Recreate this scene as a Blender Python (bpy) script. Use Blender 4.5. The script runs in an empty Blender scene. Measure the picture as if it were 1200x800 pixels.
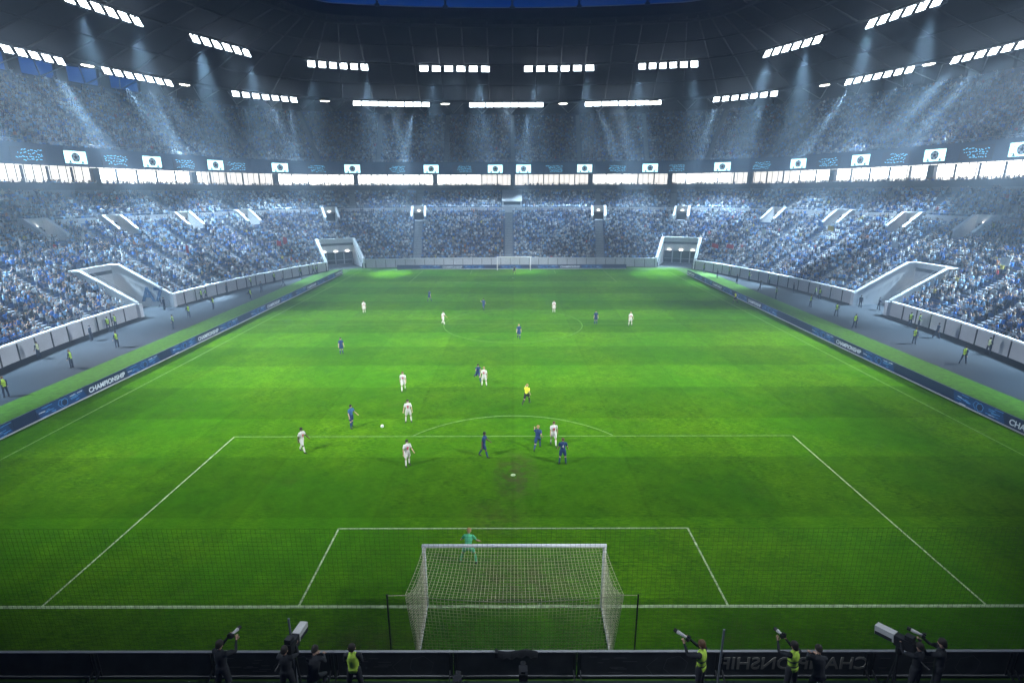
import bpy, math, random
import numpy as np
from mathutils import Vector, Matrix, Euler
random.seed(7); rng = np.random.default_rng(11)
sc = bpy.context.scene
col = sc.collection
R = math.radians
HAZE, SKY, EXPO, PW = 0.0017, 1.5, 0.0, 0.3

# ------------------------------------------------------------------ objects
def tag(o, label=None, cat=None, group=None, kind=None):
    if label: o['label'] = label
    if cat: o['category'] = cat
    if group: o['group'] = group
    if kind: o['kind'] = kind
    return o
def empty(name, loc=(0, 0, 0), rz=0, label=None, cat=None, group=None):
    o = bpy.data.objects.new(name, None); col.objects.link(o)
    o.location = loc; o.rotation_euler = (0, 0, rz); o.empty_display_size = .2
    return tag(o, label, cat, group)
def link(name, me, parent=None, loc=(0, 0, 0), rz=0):
    o = bpy.data.objects.new(name, me); col.objects.link(o)
    o.location = loc; o.rotation_euler = (0, 0, rz)
    if parent: o.parent = parent
    return o
def kids(o): return list(o.children)
def copy_tree(o, parent=None):
    c = o.copy(); col.objects.link(c); c.parent = parent
    for ch in kids(o): copy_tree(ch, c)
    return c

class MB:
    """collects faces of one mesh"""
    def __init__(s): s.v = []; s.f = []; s.m = []
    def add(s, vs, fs, m=0):
        b = len(s.v); s.v += [tuple(p) for p in vs]
        for f in fs: s.f.append([b + i for i in f]); s.m.append(m)
    def quad(s, a, b, c, d, m=0): s.add([a, b, c, d], [(0, 1, 2, 3)], m)
    def hexa(s, p, m=0):   # 8 points, bottom 4 then top 4
        s.add(p, [(3, 2, 1, 0), (4, 5, 6, 7), (0, 1, 5, 4), (1, 2, 6, 5), (2, 3, 7, 6), (3, 0, 4, 7)], m)
    def box(s, c, sz, rz=0, m=0, M=None):
        x, y, z = sz[0] / 2, sz[1] / 2, sz[2] / 2
        P = [(-x, -y, -z), (x, -y, -z), (x, y, -z), (-x, y, -z), (-x, -y, z), (x, -y, z), (x, y, z), (-x, y, z)]
        if M is None: M = Matrix.Rotation(rz, 3, 'Z')
        s.hexa([tuple(M @ Vector(p) + Vector(c)) for p in P], m)
    def tube(s, pts, r, n=6, m=0, cap=True, sq=(1, 1)):
        pts = [Vector(p) for p in pts]
        rs = r if isinstance(r, (list, tuple)) else [r] * len(pts)
        rings = []; up = None
        for i, p in enumerate(pts):
            t = (pts[min(i + 1, len(pts) - 1)] - pts[max(i - 1, 0)])
            t = t.normalized() if t.length > 1e-9 else Vector((0, 0, 1))
            if up is None:
                ref = Vector((1, 0, 0)) if abs(t.x) < .85 else Vector((0, 1, 0))
                up = (ref - t * ref.dot(t)).normalized()
            else:
                up = (up - t * up.dot(t)); up = up.normalized() if up.length > 1e-6 else t.orthogonal().normalized()
            w = t.cross(up)
            rr = rs[i]; rx, ry = rr if isinstance(rr, (list, tuple)) else (rr, rr)
            rings.append([p + up * (rx * math.cos(2 * math.pi * k / n)) + w * (ry * math.sin(2 * math.pi * k / n)) for k in range(n)])
        vs = [q for ring in rings for q in ring]; fs = []
        for i in range(len(rings) - 1):
            for k in range(n):
                k2 = (k + 1) % n
                fs.append((i * n + k, i * n + k2, (i + 1) * n + k2, (i + 1) * n + k))
        if cap:
            fs.append(tuple(range(n))[::-1]); fs.append(tuple((len(rings) - 1) * n + k for k in range(n)))
        s.add(vs, fs, m)
    def ball(s, c, r, nu=8, nv=6, m=0):
        r = r if isinstance(r, (list, tuple)) else (r, r, r)
        vs = [(c[0], c[1], c[2] - r[2])]
        for j in range(1, nv):
            a = -math.pi / 2 + math.pi * j / nv
            for i in range(nu):
                b = 2 * math.pi * i / nu
                vs.append((c[0] + r[0] * math.cos(a) * math.cos(b), c[1] + r[1] * math.cos(a) * math.sin(b), c[2] + r[2] * math.sin(a)))
        vs.append((c[0], c[1], c[2] + r[2])); fs = []
        for i in range(nu): fs.append((0, 1 + (i + 1) % nu, 1 + i))
        for j in range(nv - 2):
            for i in range(nu):
                a = 1 + j * nu + i; b = 1 + j * nu + (i + 1) % nu
                fs.append((a, b, b + nu, a + nu))
        t = len(vs) - 1; o = 1 + (nv - 2) * nu
        for i in range(nu): fs.append((o + i, o + (i + 1) % nu, t))
        s.add(vs, fs, m)
    def mesh(s, name, mats, smooth=False):
        me = bpy.data.meshes.new(name); me.from_pydata(s.v, [], s.f)
        for mt in (mats if isinstance(mats, (list, tuple)) else [mats]): me.materials.append(mt)
        me.polygons.foreach_set('material_index', s.m)
        if smooth: me.polygons.foreach_set('use_smooth', [True] * len(me.polygons))
        me.update(); return me
    def build(s, name, mats, parent=None, loc=(0, 0, 0), rz=0, smooth=False):
        return link(name, s.mesh(name, mats, smooth), parent, loc, rz)

# ------------------------------------------------------------------ materials
def mat(name, color, rough=.7, metal=0, spec=.4, var=0, vscale=3., emit=None, estr=0, sample=True, bump=0, bscale=20):
    m = bpy.data.materials.new(name); m.use_nodes = True
    nt = m.node_tree; b = nt.nodes['Principled BSDF']
    c = tuple(color) + (1,)
    b.inputs['Base Color'].default_value = c; b.inputs['Roughness'].default_value = rough
    b.inputs['Metallic'].default_value = metal; b.inputs['Specular IOR Level'].default_value = spec
    if var or bump:
        tc = nt.nodes.new('ShaderNodeTexCoord')
    if var:
        n = nt.nodes.new('ShaderNodeTexNoise'); n.inputs['Scale'].default_value = vscale; n.inputs['Detail'].default_value = 6
        nt.links.new(tc.outputs['Object'], n.inputs['Vector'])
        mr = nt.nodes.new('ShaderNodeMapRange'); mr.inputs[1].default_value = .3; mr.inputs[2].default_value = .7
        mr.inputs[3].default_value = 1 - var; mr.inputs[4].default_value = 1 + var
        nt.links.new(n.outputs['Fac'], mr.inputs[0])
        mx = nt.nodes.new('ShaderNodeVectorMath'); mx.operation = 'SCALE'; mx.inputs[0].default_value = color
        nt.links.new(mr.outputs[0], mx.inputs['Scale']); nt.links.new(mx.outputs[0], b.inputs['Base Color'])
    if bump:
        n2 = nt.nodes.new('ShaderNodeTexNoise'); n2.inputs['Scale'].default_value = bscale; n2.inputs['Detail'].default_value = 4
        nt.links.new(tc.outputs['Object'], n2.inputs['Vector'])
        bp = nt.nodes.new('ShaderNodeBump'); bp.inputs['Strength'].default_value = bump
        nt.links.new(n2.outputs['Fac'], bp.inputs['Height']); nt.links.new(bp.outputs[0], b.inputs['Normal'])
    if emit:
        b.inputs['Emission Color'].default_value = tuple(emit) + (1,); b.inputs['Emission Strength'].default_value = estr
        try: m.cycles.emission_sampling = 'AUTO' if sample else 'NONE'
        except Exception: pass
    return m
M = {}
M['concrete'] = mat('concrete', (.12, .13, .15), .85, var=.2, vscale=.6)
M['stair'] = mat('stair_concrete', (.22, .24, .275), .85, var=.15, vscale=1.5)
M['white'] = mat('white_wall_paint', (.76, .78, .81), .55, var=.09, vscale=.35)
M['panel'] = mat('grey_wall_panel', (.5, .51, .54), .5, var=.1, vscale=.35)
M['dark'] = mat('dark_metal', (.035, .04, .05), .5, metal=.4)
M['rail'] = mat('rail_metal', (.3, .33, .38), .4, metal=.6)
M['black'] = mat('black_plastic', (.012, .013, .016), .5)
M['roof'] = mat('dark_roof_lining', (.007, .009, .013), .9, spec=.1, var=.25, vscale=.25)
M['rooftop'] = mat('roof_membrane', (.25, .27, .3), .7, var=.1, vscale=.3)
M['steel'] = mat('truss_steel', (.28, .31, .35), .5, metal=.3)
M['rib'] = mat('roof_rib', (.008, .01, .013), .8)
M['track'] = mat('track_rubber', (.007, .014, .024), .85, var=.16, vscale=.5, bump=.15, bscale=6)
M['seat'] = mat('seat_plastic', (.05, .09, .19), .5)
M['navy'] = mat('board_navy', (.012, .02, .05), .35, emit=(.012, .025, .07), estr=.35, sample=False)
M['led_blue'] = mat('board_blue', (.012, .04, .12), .35, emit=(.012, .05, .16), estr=.25, sample=False)
M['led_line'] = mat('board_light_blue', (.07, .2, .42), .4, emit=(.1, .3, .65), estr=.22, sample=False)
M['led_white'] = mat('board_white', (.6, .65, .7), .4, emit=(.7, .8, .95), estr=.1, sample=False)
M['kerb'] = mat('board_base_strip', (.5, .53, .5), .5)
M['lamp'] = mat('floodlight_glass', (.8, .8, .8), .3, emit=(.86, .94, 1.), estr=14, sample=False)
M['warmlamp'] = mat('ceiling_lamp', (.8, .8, .8), .3, emit=(1, .93, .8), estr=9, sample=False)
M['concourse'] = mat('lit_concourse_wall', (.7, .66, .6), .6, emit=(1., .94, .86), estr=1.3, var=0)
M['concourse_hot'] = mat('lit_concourse_lights', (.8, .8, .8), .6, emit=(.9, .96, 1.), estr=7)
M['screen'] = mat('ribbon_screen_cyan', (.3, .6, .7), .4, emit=(.5, .92, 1.), estr=2.8)
M['screen_navy'] = mat('ribbon_screen_navy', (.01, .04, .1), .4, emit=(.02, .07, .16), estr=.1, sample=False)
M['screen_mark'] = mat('ribbon_screen_marks', (.1, .4, .6), .4, emit=(.2, .65, .95), estr=1.1, sample=False)
M['screen_dark'] = mat('ribbon_screen_dark', (.01, .03, .06), .4)
M['glass'] = mat('dark_door_glass', (.02, .03, .045), .15)
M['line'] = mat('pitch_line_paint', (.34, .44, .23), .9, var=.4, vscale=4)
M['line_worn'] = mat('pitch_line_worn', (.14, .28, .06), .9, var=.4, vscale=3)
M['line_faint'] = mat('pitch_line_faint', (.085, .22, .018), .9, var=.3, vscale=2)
M['goal'] = mat('goal_white', (.82, .82, .82), .35)
M['net'] = mat('net_thread', (.6, .55, .4), .8)
M['netdark'] = mat('dark_net_thread', (.05, .09, .045), .8)
M['boardback'] = mat('board_back', (.085, .09, .1), .6, var=.35, vscale=1.2)
M['boardmark'] = mat('board_back_marks', (.2, .205, .22), .6)
M['boardtext'] = mat('board_back_letters', (.5, .48, .44), .6)
M['boardtop'] = mat('board_top_edge', (.28, .29, .31), .5)
M['signblue'] = mat('sign_blue', (.045, .13, .27), .6)
M['deck'] = mat('dark_deck', (.02, .02, .024), .8)
# people
M['skin'] = mat('skin_light', (.5, .31, .22), .6); M['skin_d'] = mat('skin_dark', (.13, .07, .045), .6)
M['hair'] = mat('hair_dark', (.018, .013, .01), .7); M['hair_b'] = mat('hair_blond', (.4, .25, .1), .7); M['hair_r'] = mat('hair_brown', (.12, .06, .025), .7)
M['kit_w'] = mat('kit_white', (.74, .68, .63), .8, var=.08, vscale=12); M['kit_b'] = mat('kit_blue', (.016, .042, .125), .8, var=.3, vscale=10)
M['kit_bw'] = mat('kit_blue_light', (.045, .12, .28), .8); M['kit_g'] = mat('kit_green', (.1, .5, .25), .8, var=.1, vscale=10)
M['kit_y'] = mat('kit_yellow', (.75, .75, .04), .8); M['kit_k'] = mat('kit_black', (.014, .014, .018), .8)
M['hivis'] = mat('hivis_vest', (.5, .75, .08), .7, var=.12, vscale=9); M['hivis_p'] = mat('hivis_pale', (.72, .78, .45), .7)
M['stripe'] = mat('reflective_stripe', (.08, .1, .06), .4); M['navycloth'] = mat('navy_cloth', (.035, .05, .085), .85, var=.2, vscale=8)
M['blackcloth'] = mat('black_cloth', (.018, .02, .025), .9); M['boot'] = mat('boot_black', (.02, .02, .02), .5); M['red'] = mat('red_print', (.55, .08, .1), .7)
M['lens'] = mat('lens_white', (.5, .5, .48), .4); M['ballwhite'] = mat('ball_white', (.85, .85, .82), .4)

# ------------------------------------------------------------------ bowl plan: three arcs per quarter, s = length along the front wall from the middle of the far end
CY = 50.5
def _path():
    a, b, Rs, Re, Rc = 53.2, 58., 118., 200., 11.
    csx = a - Rs; cey = b - Re
    # corner centre
    lo = None
    for i in range(20000):
        x = 20 + i * .0015
        y = math.sqrt(max(0, (Rs - Rc) ** 2 - (x - csx) ** 2))
        e = abs(math.hypot(x, y - cey) - (Re - Rc))
        if lo is None or e < lo[0]: lo = (e, x, y)
    _, cx, cy = lo
    t_end = math.atan2(cx, cy - cey); t_side = math.atan2(cx - csx, cy)   # angle from +y
    pts = []
    for k in range(67): t = t_end * k / 66; pts.append((Re * math.sin(t), cey + Re * math.cos(t), t))
    for k in range(1, 45): t = t_end + (t_side - t_end) * k / 44; pts.append((cx + Rc * math.sin(t), cy + Rc * math.cos(t), t))
    for k in range(1, 101): t = t_side + (math.pi / 2 - t_side) * k / 100; pts.append((csx + Rs * math.sin(t), Rs * math.cos(t), t))
    pts += [(x, -y, math.pi - t) for x, y, t in pts[-2::-1]]
    p = np.array(pts)
    p = np.vstack([p[:0:-1] * [-1, 1, -1], p])
    seg = np.hypot(np.diff(p[:, 0]), np.diff(p[:, 1])); s = np.concatenate([[0], np.cumsum(seg)])
    return s - s[len(s) // 2], p
PS, PP = _path()
def W2(s, d):
    s = np.asarray(s, float)
    x = np.interp(s, PS, PP[:, 0]); y = np.interp(s, PS, PP[:, 1]); t = np.interp(s, PS, PP[:, 2])
    return x + np.sin(t) * d, y + np.cos(t) * d + CY
def W(s, d, z):
    x, y = W2(s, d); return (float(x), float(y), float(z))
def ang(s): return float(np.interp(s, PS, PP[:, 2]))
def frame(s):
    t = ang(s); P = Vector(W(s, 0, 0)); return P, Vector((math.cos(t), -math.sin(t), 0)), Vector((math.sin(t), math.cos(t), 0))
def s_of_len(d, L):
    """s where the ring at offset d is L metres from the middle of the far end"""
    x, y = W2(PS, d); l = np.concatenate([[0], np.cumsum(np.hypot(np.diff(x), np.diff(y)))])
    l -= np.interp(0, PS, l); return np.interp(L, l, PS)
# ------------------------------------------------------------------ ground, pitch
def ring_grid(s0, s1, fine=1.0):
    """s samples, dense where the plan bends"""
    out = [s0]; s = s0
    while s < s1 - 1e-6:
        a = abs(s); s += (.45 if 31 < a < 46 else 1.6) * fine
        out.append(min(s, s1))
    return out

def grass_mat():
    m = bpy.data.materials.new('pitch_grass'); m.use_nodes = True
    nt = m.node_tree; N = nt.nodes; L = nt.links; b = N['Principled BSDF']
    b.inputs['Roughness'].default_value = .8; b.inputs['Specular IOR Level'].default_value = .0
    tc = N.new('ShaderNodeTexCoord'); sep = N.new('ShaderNodeSeparateXYZ'); L.new(tc.outputs['Object'], sep.inputs[0])
    def noise(scale, detail=4, vec=None, rough=.6):
        n = N.new('ShaderNodeTexNoise'); n.inputs['Scale'].default_value = scale; n.inputs['Detail'].default_value = detail; n.inputs['Roughness'].default_value = rough
        L.new(vec or tc.outputs['Object'], n.inputs['Vector']); return n.outputs['Fac']
    def mapr(x, a, b_, c, d):
        r = N.new('ShaderNodeMapRange'); r.inputs[1].default_value = a; r.inputs[2].default_value = b_; r.inputs[3].default_value = c; r.inputs[4].default_value = d
        L.new(x, r.inputs[0]); return r.outputs[0]
    def math_(op, x, y):
        r = N.new('ShaderNodeMath'); r.operation = op
        for i, q in enumerate((x, y)):
            if isinstance(q, (int, float)): r.inputs[i].default_value = q
            else: L.new(q, r.inputs[i])
        return r.outputs[0]
    def mix(f, a, b_):
        r = N.new('ShaderNodeMix'); r.data_type = 'RGBA'
        if isinstance(f, (int, float)): r.inputs[0].default_value = f
        else: L.new(f, r.inputs[0])
        for i, q in ((6, a), (7, b_)):
            if isinstance(q, tuple): r.inputs[i].default_value = q + (1,)
            else: L.new(q, r.inputs[i])
        return r.outputs[2]
    mp = N.new('ShaderNodeMapping'); mp.inputs['Scale'].default_value = (1, 3.2, 1); L.new(tc.outputs['Object'], mp.inputs[0])
    fine = noise(2.6, 8, mp.outputs[0], .75); big = noise(.085, 4); mid = noise(.55, 5)
    c = mix(mapr(fine, .38, .62, 0, 1), (.012, .07, .002), (.1, .235, .005))
    c = mix(mapr(mid, .35, .65, 0, .6), c, (.09, .21, .004))
    c = mix(mapr(big, .36, .6, 0, .75), c, (.034, .135, .003))
    # mown bands: across and faintly along
    wv = math_('SINE', math_('MULTIPLY', sep.outputs['Y'], 2 * math.pi / 13.2), 0.0)
    band = mapr(wv, -.16, .16, .84, 1.08)
    wx = mapr(math_('SINE', math_('MULTIPLY', sep.outputs['X'], 2 * math.pi / 15.), 0.0), -.12, .12, .95, 1.05)
    band = math_('MULTIPLY', band, wx)
    seam = mapr(math_('ABSOLUTE', wv, 0.0), 0, .09, .84, 1.); band = math_('MULTIPLY', band, seam)
    seam2 = mapr(math_('ABSOLUTE', math_('SINE', math_('MULTIPLY', sep.outputs['X'], 2 * math.pi / 15.), 0.0), 0.0), 0, .07, .88, 1.); band = math_('MULTIPLY', band, seam2)
    band = math_('MULTIPLY', band, mapr(noise(.9, 6, None, .7), .3, .7, .8, 1.18))
    # wear: goal mouth, penalty spot, assistant lines
    def spot(cx, cy, rx, ry, amt):
        dx = math_('DIVIDE', math_('SUBTRACT', sep.outputs['X'], cx), rx); dy = math_('DIVIDE', math_('SUBTRACT', sep.outputs['Y'], cy), ry)
        d = math_('ADD', math_('MULTIPLY', dx, dx), math_('MULTIPLY', dy, dy))
        return mapr(d, 0, 1, amt, 0)
    w = math_('MAXIMUM', spot(.4, 1.6, 3.6, 2.0, .75), spot(.2, 11.0, 1.6, 3.4, .7))
    w = math_('MAXIMUM', w, spot(-5.6, -1.9, 2.6, 1.0, .5)); w = math_('MAXIMUM', w, spot(0, 99.5, 4, 2.4, .5)); w = math_('MAXIMUM', w, spot(-1, 6.5, 2.5, 2., .35))
    w = math_('MAXIMUM', w, mapr(noise(.16, 6, None, .7), .6, .78, 0, .5)); w = math_('MULTIPLY', w, mapr(noise(1.5, 6), .35, .6, 0, 1))
    c = mix(w, c, (.075, .062, .028))
    sc_ = N.new('ShaderNodeVectorMath'); sc_.operation = 'SCALE'; L.new(c, sc_.inputs[0]); L.new(band, sc_.inputs['Scale'])
    L.new(sc_.outputs[0], b.inputs['Base Color'])
    bp = N.new('ShaderNodeBump'); bp.inputs['Strength'].default_value = .8; bp.inputs['Distance'].default_value = .08
    L.new(fine, bp.inputs['Height']); L.new(bp.outputs[0], b.inputs['Normal'])
    return m
M['grass'] = grass_mat()
M['turf'] = mat('strip_turf', (.042, .115, .008), .85, spec=.15, var=.3, vscale=2.2, bump=.4, bscale=14)
def flat(name, pts, z, m, kind='structure'):
    b = MB(); n = len(pts); b.add([(x, y, z) for x, y in pts], [tuple(range(n))]); return tag(b.build(name, m), kind=kind)
flat('ground', [(-135, -55), (135, -55), (135, 180), (-135, 180)], -.02, M['concrete'])
# running track surface: everything inside the front wall
b = MB(); n = len(PS); x, y = W2(PS, .1)
b.add([(float(a), float(c), 0) for a, c in zip(x[:-1], y[:-1])], [tuple(range(n - 1))[::-1]])
tag(b.build('running_track', M['track']), kind='structure')
xo, yo = W2(np.array([-36., 36.]), -.4)
LP = 101.
# strip of turf and pitch
flat('turf_strip', [(-42.6, -3.6), (42.6, -3.6), (42.6, 100), (40.5, 103.2), (33, 106), (20, 107.6), (0, 108.3), (-20, 107.6), (-33, 106), (-40.5, 103.2), (-42.6, 100)], .004, M['turf'])
b = MB(); b.add([(-36.7, -3.3, .008), (36.7, -3.3, .008), (36.7, 102.4, .008), (-36.7, 102.4, .008)], [(0, 1, 2, 3)])
tag(b.build('pitch', M['grass']), kind='structure')
# painted lines
b = MB(); lz = .013
LM = 0
def hl(x0, x1, y, w=.09): b.quad((x0, y - w / 2, lz), (x1, y - w / 2, lz), (x1, y + w / 2, lz), (x0, y + w / 2, lz), LM)
def vl(x, y0, y1, w=.09): b.quad((x - w / 2, y0, lz), (x + w / 2, y0, lz), (x + w / 2, y1, lz), (x - w / 2, y1, lz), LM)
def arc(cx, cy, r, a0, a1, n=64, w=.09):
    for i in range(n):
        t0 = a0 + (a1 - a0) * i / n; t1 = a0 + (a1 - a0) * (i + 1) / n
        p = [(cx + q * math.cos(t), cy + q * math.sin(t), lz) for q, t in ((r - w / 2, t0), (r + w / 2, t0), (r + w / 2, t1), (r - w / 2, t1))]
        b.quad(*p, m=LM)
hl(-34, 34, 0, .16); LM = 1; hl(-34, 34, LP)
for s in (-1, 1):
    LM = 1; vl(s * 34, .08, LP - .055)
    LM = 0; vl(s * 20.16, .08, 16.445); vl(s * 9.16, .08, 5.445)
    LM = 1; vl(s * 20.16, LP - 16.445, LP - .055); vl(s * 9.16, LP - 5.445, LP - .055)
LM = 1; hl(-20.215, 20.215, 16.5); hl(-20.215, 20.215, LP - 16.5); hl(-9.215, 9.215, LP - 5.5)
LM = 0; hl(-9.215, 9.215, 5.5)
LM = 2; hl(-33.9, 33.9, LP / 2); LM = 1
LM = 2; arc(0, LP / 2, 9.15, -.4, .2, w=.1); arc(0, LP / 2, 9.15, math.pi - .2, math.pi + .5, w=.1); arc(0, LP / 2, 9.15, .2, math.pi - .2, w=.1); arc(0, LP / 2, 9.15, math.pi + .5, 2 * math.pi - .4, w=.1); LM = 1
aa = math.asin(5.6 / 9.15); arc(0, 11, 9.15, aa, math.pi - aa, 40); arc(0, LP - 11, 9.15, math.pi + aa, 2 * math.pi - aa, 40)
for cy in (11, LP - 11): b.add([(.16 * math.cos(t * .524), cy + .16 * math.sin(t * .524), lz) for t in range(12)], [tuple(range(12))])
tag(b.build('pitch_lines', [M['line'], M['line_worn'], M['line_faint']]), kind='structure')
# near concrete edge below the camera
b = MB(); b.box((0, -12.5, 1.67), (130, 11.2, 3.36)); b.box((0, -6.52, .995), (130, .755, 2.01)); tag(b.build('media_deck', M['deck']), kind='structure')

# ------------------------------------------------------------------ openings in the bowl (local frame a along wall, d outward)
class Hole:
    def __init__(h, s, w, d0, d1, z0): h.s, h.w, h.d0, h.d1, h.z0 = s, w, d0, d1, z0; h.P, h.T, h.N = frame(s)
    def at(h, a, d, z): p = h.P + h.T * a + h.N * d; return (p.x, p.y, z)
    def bounds(h, d, pad=0):
        ss = np.linspace(h.s - 16, h.s + 16, 321); x, y = W2(ss, d)
        a = (x - h.P.x) * h.T.x + (y - h.P.y) * h.T.y
        return float(np.interp(-h.w / 2 - pad, a, ss)), float(np.interp(h.w / 2 + pad, a, ss))
def zt(d): return 1.1 + .6 * (d - 1)
big = [Hole(-87.3, 6.6, 0, 8.65, 0), Hole(87.3, 6.6, 0, 8.65, 0)]
cor = [Hole(-38.9, 8.2, 0, 7.8, 0), Hole(37.6, 8.2, 0, 7.8, 0)]
vs_ = [-97.5, -85, -73.5, -60.5, -47.5, -38.2, -22.6, 20.6, 36.9, 46.5, 60.5, 73, 84, 97.5]
vom = [Hole(s, 2.9, 15.45, 18.85, zt(15.45)) for s in vs_]
holes = big + cor + vom
S0, S1 = -127., 127.
rowsA = [(1 + .85 * k, 1.1 + .51 * k) for k in range(21)]
rowsB = [(20.35 + .85 * k, 12.3 + .51 * k) for k in range(8)]
rowsU = [(24.9 + .85 * k, 23.6 + .48 * k) for k in range(34)]
def spans(d, extra=()):
    """free s intervals of a row, minus the openings"""
    cut = sorted(h.bounds(d + .42) for h in holes if h.d0 - .01 <= d < h.d1 - .01)
    out = []; a = S0
    for c0, c1 in cut:
        out.append((a, c0)); a = c1
    out.append((a, S1)); return out

lower = empty('lower_stand', (0, CY, 0), 0, 'lower tier of concrete terracing wrapping the pitch, packed with spectators, below the lit concourse', 'grandstand')
upper = empty('upper_stand', (0, CY, 23), 0, 'upper tier of dim terracing above the lit concourse, under the dark roof', 'grandstand')
def pchild(o, par): o.parent = par; o.matrix_parent_inverse = Matrix.Translation(-Vector(par.location)); return o
def world_part(b, name, m, par, smooth=False):
    o = b.build(name, m, None, smooth=smooth); return pchild(o, par)
b = MB(); zprev = None
allrows = rowsA + [(18.85, 11.6)] + rowsB + [(27.15, 17.5)]
for i, (d, z) in enumerate(allrows):
    d1 = allrows[i + 1][0] if i + 1 < len(allrows) else 33.
    zlow = allrows[i - 1][1] if i else 0.02
    dd = d if i else .28
    for a, c in spans(d):
        g = ring_grid(a, c)
        for p, q in zip(g[:-1], g[1:]):
            b.quad(W(p, dd, z), W(q, dd, z), W(q, d1, z), W(p, d1, z))
            b.quad(W(p, dd, zlow), W(q, dd, zlow), W(q, dd, z), W(p, dd, z))
world_part(b, 'terrace', M['concrete'], lower)
b = MB()
for i, (d, z) in enumerate(rowsU):
    zlow = rowsU[i - 1][1] if i else 22.9
    g = ring_grid(S0, S1)
    for p, q in zip(g[:-1], g[1:]):
        b.quad(W(p, d, z), W(q, d, z), W(q, d + .85, z), W(p, d + .85, z))
        b.quad(W(p, d, zlow), W(q, d, zlow), W(q, d, z), W(p, d, z))
world_part(b, 'terrace', M['concrete'], upper)
# seats as continuous dark rows, broken at the stairs
aisA = [-104, -97.5, -79, -73.5, -66.5, -60.5, -53.5, -22.6, -1., 20.6, 53.5, 60.5, 66.5, 73, 79, 97.5, 104]
aisB = [-110, -97.5, -85, -73.5, -60.5, -47.5, -36, -22.6, -1., 20.6, 36, 46.5, 60.5, 73, 84, 97.5, 110]
aisU = [float(s_of_len(38, L)) for L in np.arange(-171, 172, 19.)]
def seat_rows(rows, par, ais, hw):
    b = MB()
    for d, z in rows:
        sp_ = []
        for a, c in (spans(d) if par is lower else [(S0, S1)]):
            x0 = a + .3
            for q in sorted(ais(d)):
                w_ = hw(q) / (math.hypot(*(np.array(W2(q + .05, d)) - np.array(W2(q - .05, d)))) / .1)
                if x0 < q + w_ and q - w_ < c:
                    if q - w_ > x0: sp_.append((x0, q - w_))
                    x0 = q + w_
            if x0 < c - .3: sp_.append((x0, c - .3))
        for a, c in sp_:
            g = ring_grid(a, c)
            for p, q in zip(g[:-1], g[1:]):
                b.quad(W(p, d + .42, z + .43), W(q, d + .42, z + .43), W(q, d + .72, z + .42), W(p, d + .72, z + .42))
                b.quad(W(p, d + .74, z + .40), W(q, d + .74, z + .40), W(q, d + .8, z + .86), W(p, d + .8, z + .86))
    tag(world_part(b, 'seats', M['seat'], par), kind='stuff')
seat_rows(rowsA + rowsB, lower, lambda d: (aisA + ([-38.2, 36.9] if d > 7.9 else [])) if d < 19 else aisB, lambda q: 1.0 if abs(q) < 40 else .66)
seat_rows(rowsU, upper, lambda d: aisU, lambda q: .6)
# stair aisles: (s at the row, half width)
def aisle(b, s, rows, hw=.62):
    for d, z in rows:
        if any(h.d0 - .01 <= d < h.d1 - .01 and h.bounds(d + .4)[0] - .5 < s < h.bounds(d + .4)[1] + .5 for h in holes): continue
        t = ang(s); 
        for k in (0, 1):
            c = W(s, d + .2 + k * .42, z + .085 - .17 * 0 + (.255 * k) / 1.0)
            hgt = .17 + .255 * k
            b.box((c[0], c[1], z + hgt / 2 + .002), (2 * hw, .44, hgt), rz=-t)
b = MB()
for s in aisA: aisle(b, s, rowsA, .95 if abs(s) < 30 else .62)
for s in (-38.2, 36.9): aisle(b, s, [r for r in rowsA if r[0] > 7.9], .9)
aisB = [-110, -97.5, -85, -73.5, -60.5, -47.5, -36, -22.6, -1., 20.6, 36, 46.5, 60.5, 73, 84, 97.5, 110]
for s in aisB: aisle(b, s, rowsB, .75)
world_part(b, 'stair', M['stair'], lower)
aisU = [float(s_of_len(38, L)) for L in np.arange(-171, 172, 19.)]
b = MB()
for s in aisU: aisle(b, s, rowsU, .55)
world_part(b, 'stair', M['stair'], upper)
# parapet between the two parts of the lower tier, with glass rail line
b = MB(); b2 = MB()
g = ring_grid(S0, S1)
for p, q in zip(g[:-1], g[1:]):
    b.hexa([W(p, 20.1, 11.6), W(q, 20.1, 11.6), W(q, 20.3, 11.6), W(p, 20.3, 11.6), W(p, 20.1, 12.95), W(q, 20.1, 12.95), W(q, 20.3, 12.95), W(p, 20.3, 12.95)])
    b2.tube([W(p, 20.2, 13.35), W(q, 20.2, 13.35)], .035, 4, cap=False)
o = world_part(b, 'parapet', M['panel'], lower); link('rail', b2.mesh('rail', M['rail']), o)
# centre box in the far end (pale block)
b = MB(); z0 = 12.4
b.hexa([W(-2.6, 20.32, z0 - .5), W(2.2, 20.32, z0 - .5), W(2.2, 26.8, 16.0), W(-2.6, 26.8, 16.0), W(-2.6, 20.32, 14.6), W(2.2, 20.32, 14.6), W(2.2, 26.8, 17.4), W(-2.6, 26.8, 17.4)])
o = world_part(b, 'control_box', M['panel'], lower)
b = MB(); b.hexa([W(-2.2, 20.27, 13.5), W(1.8, 20.27, 13.5), W(1.8, 20.31, 13.5), W(-2.2, 20.31, 13.5), W(-2.2, 20.27, 14.3), W(1.8, 20.27, 14.3), W(1.8, 20.31, 14.3), W(-2.2, 20.31, 14.3)]); link('window', b.mesh('window', M['glass']), o)

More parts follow.
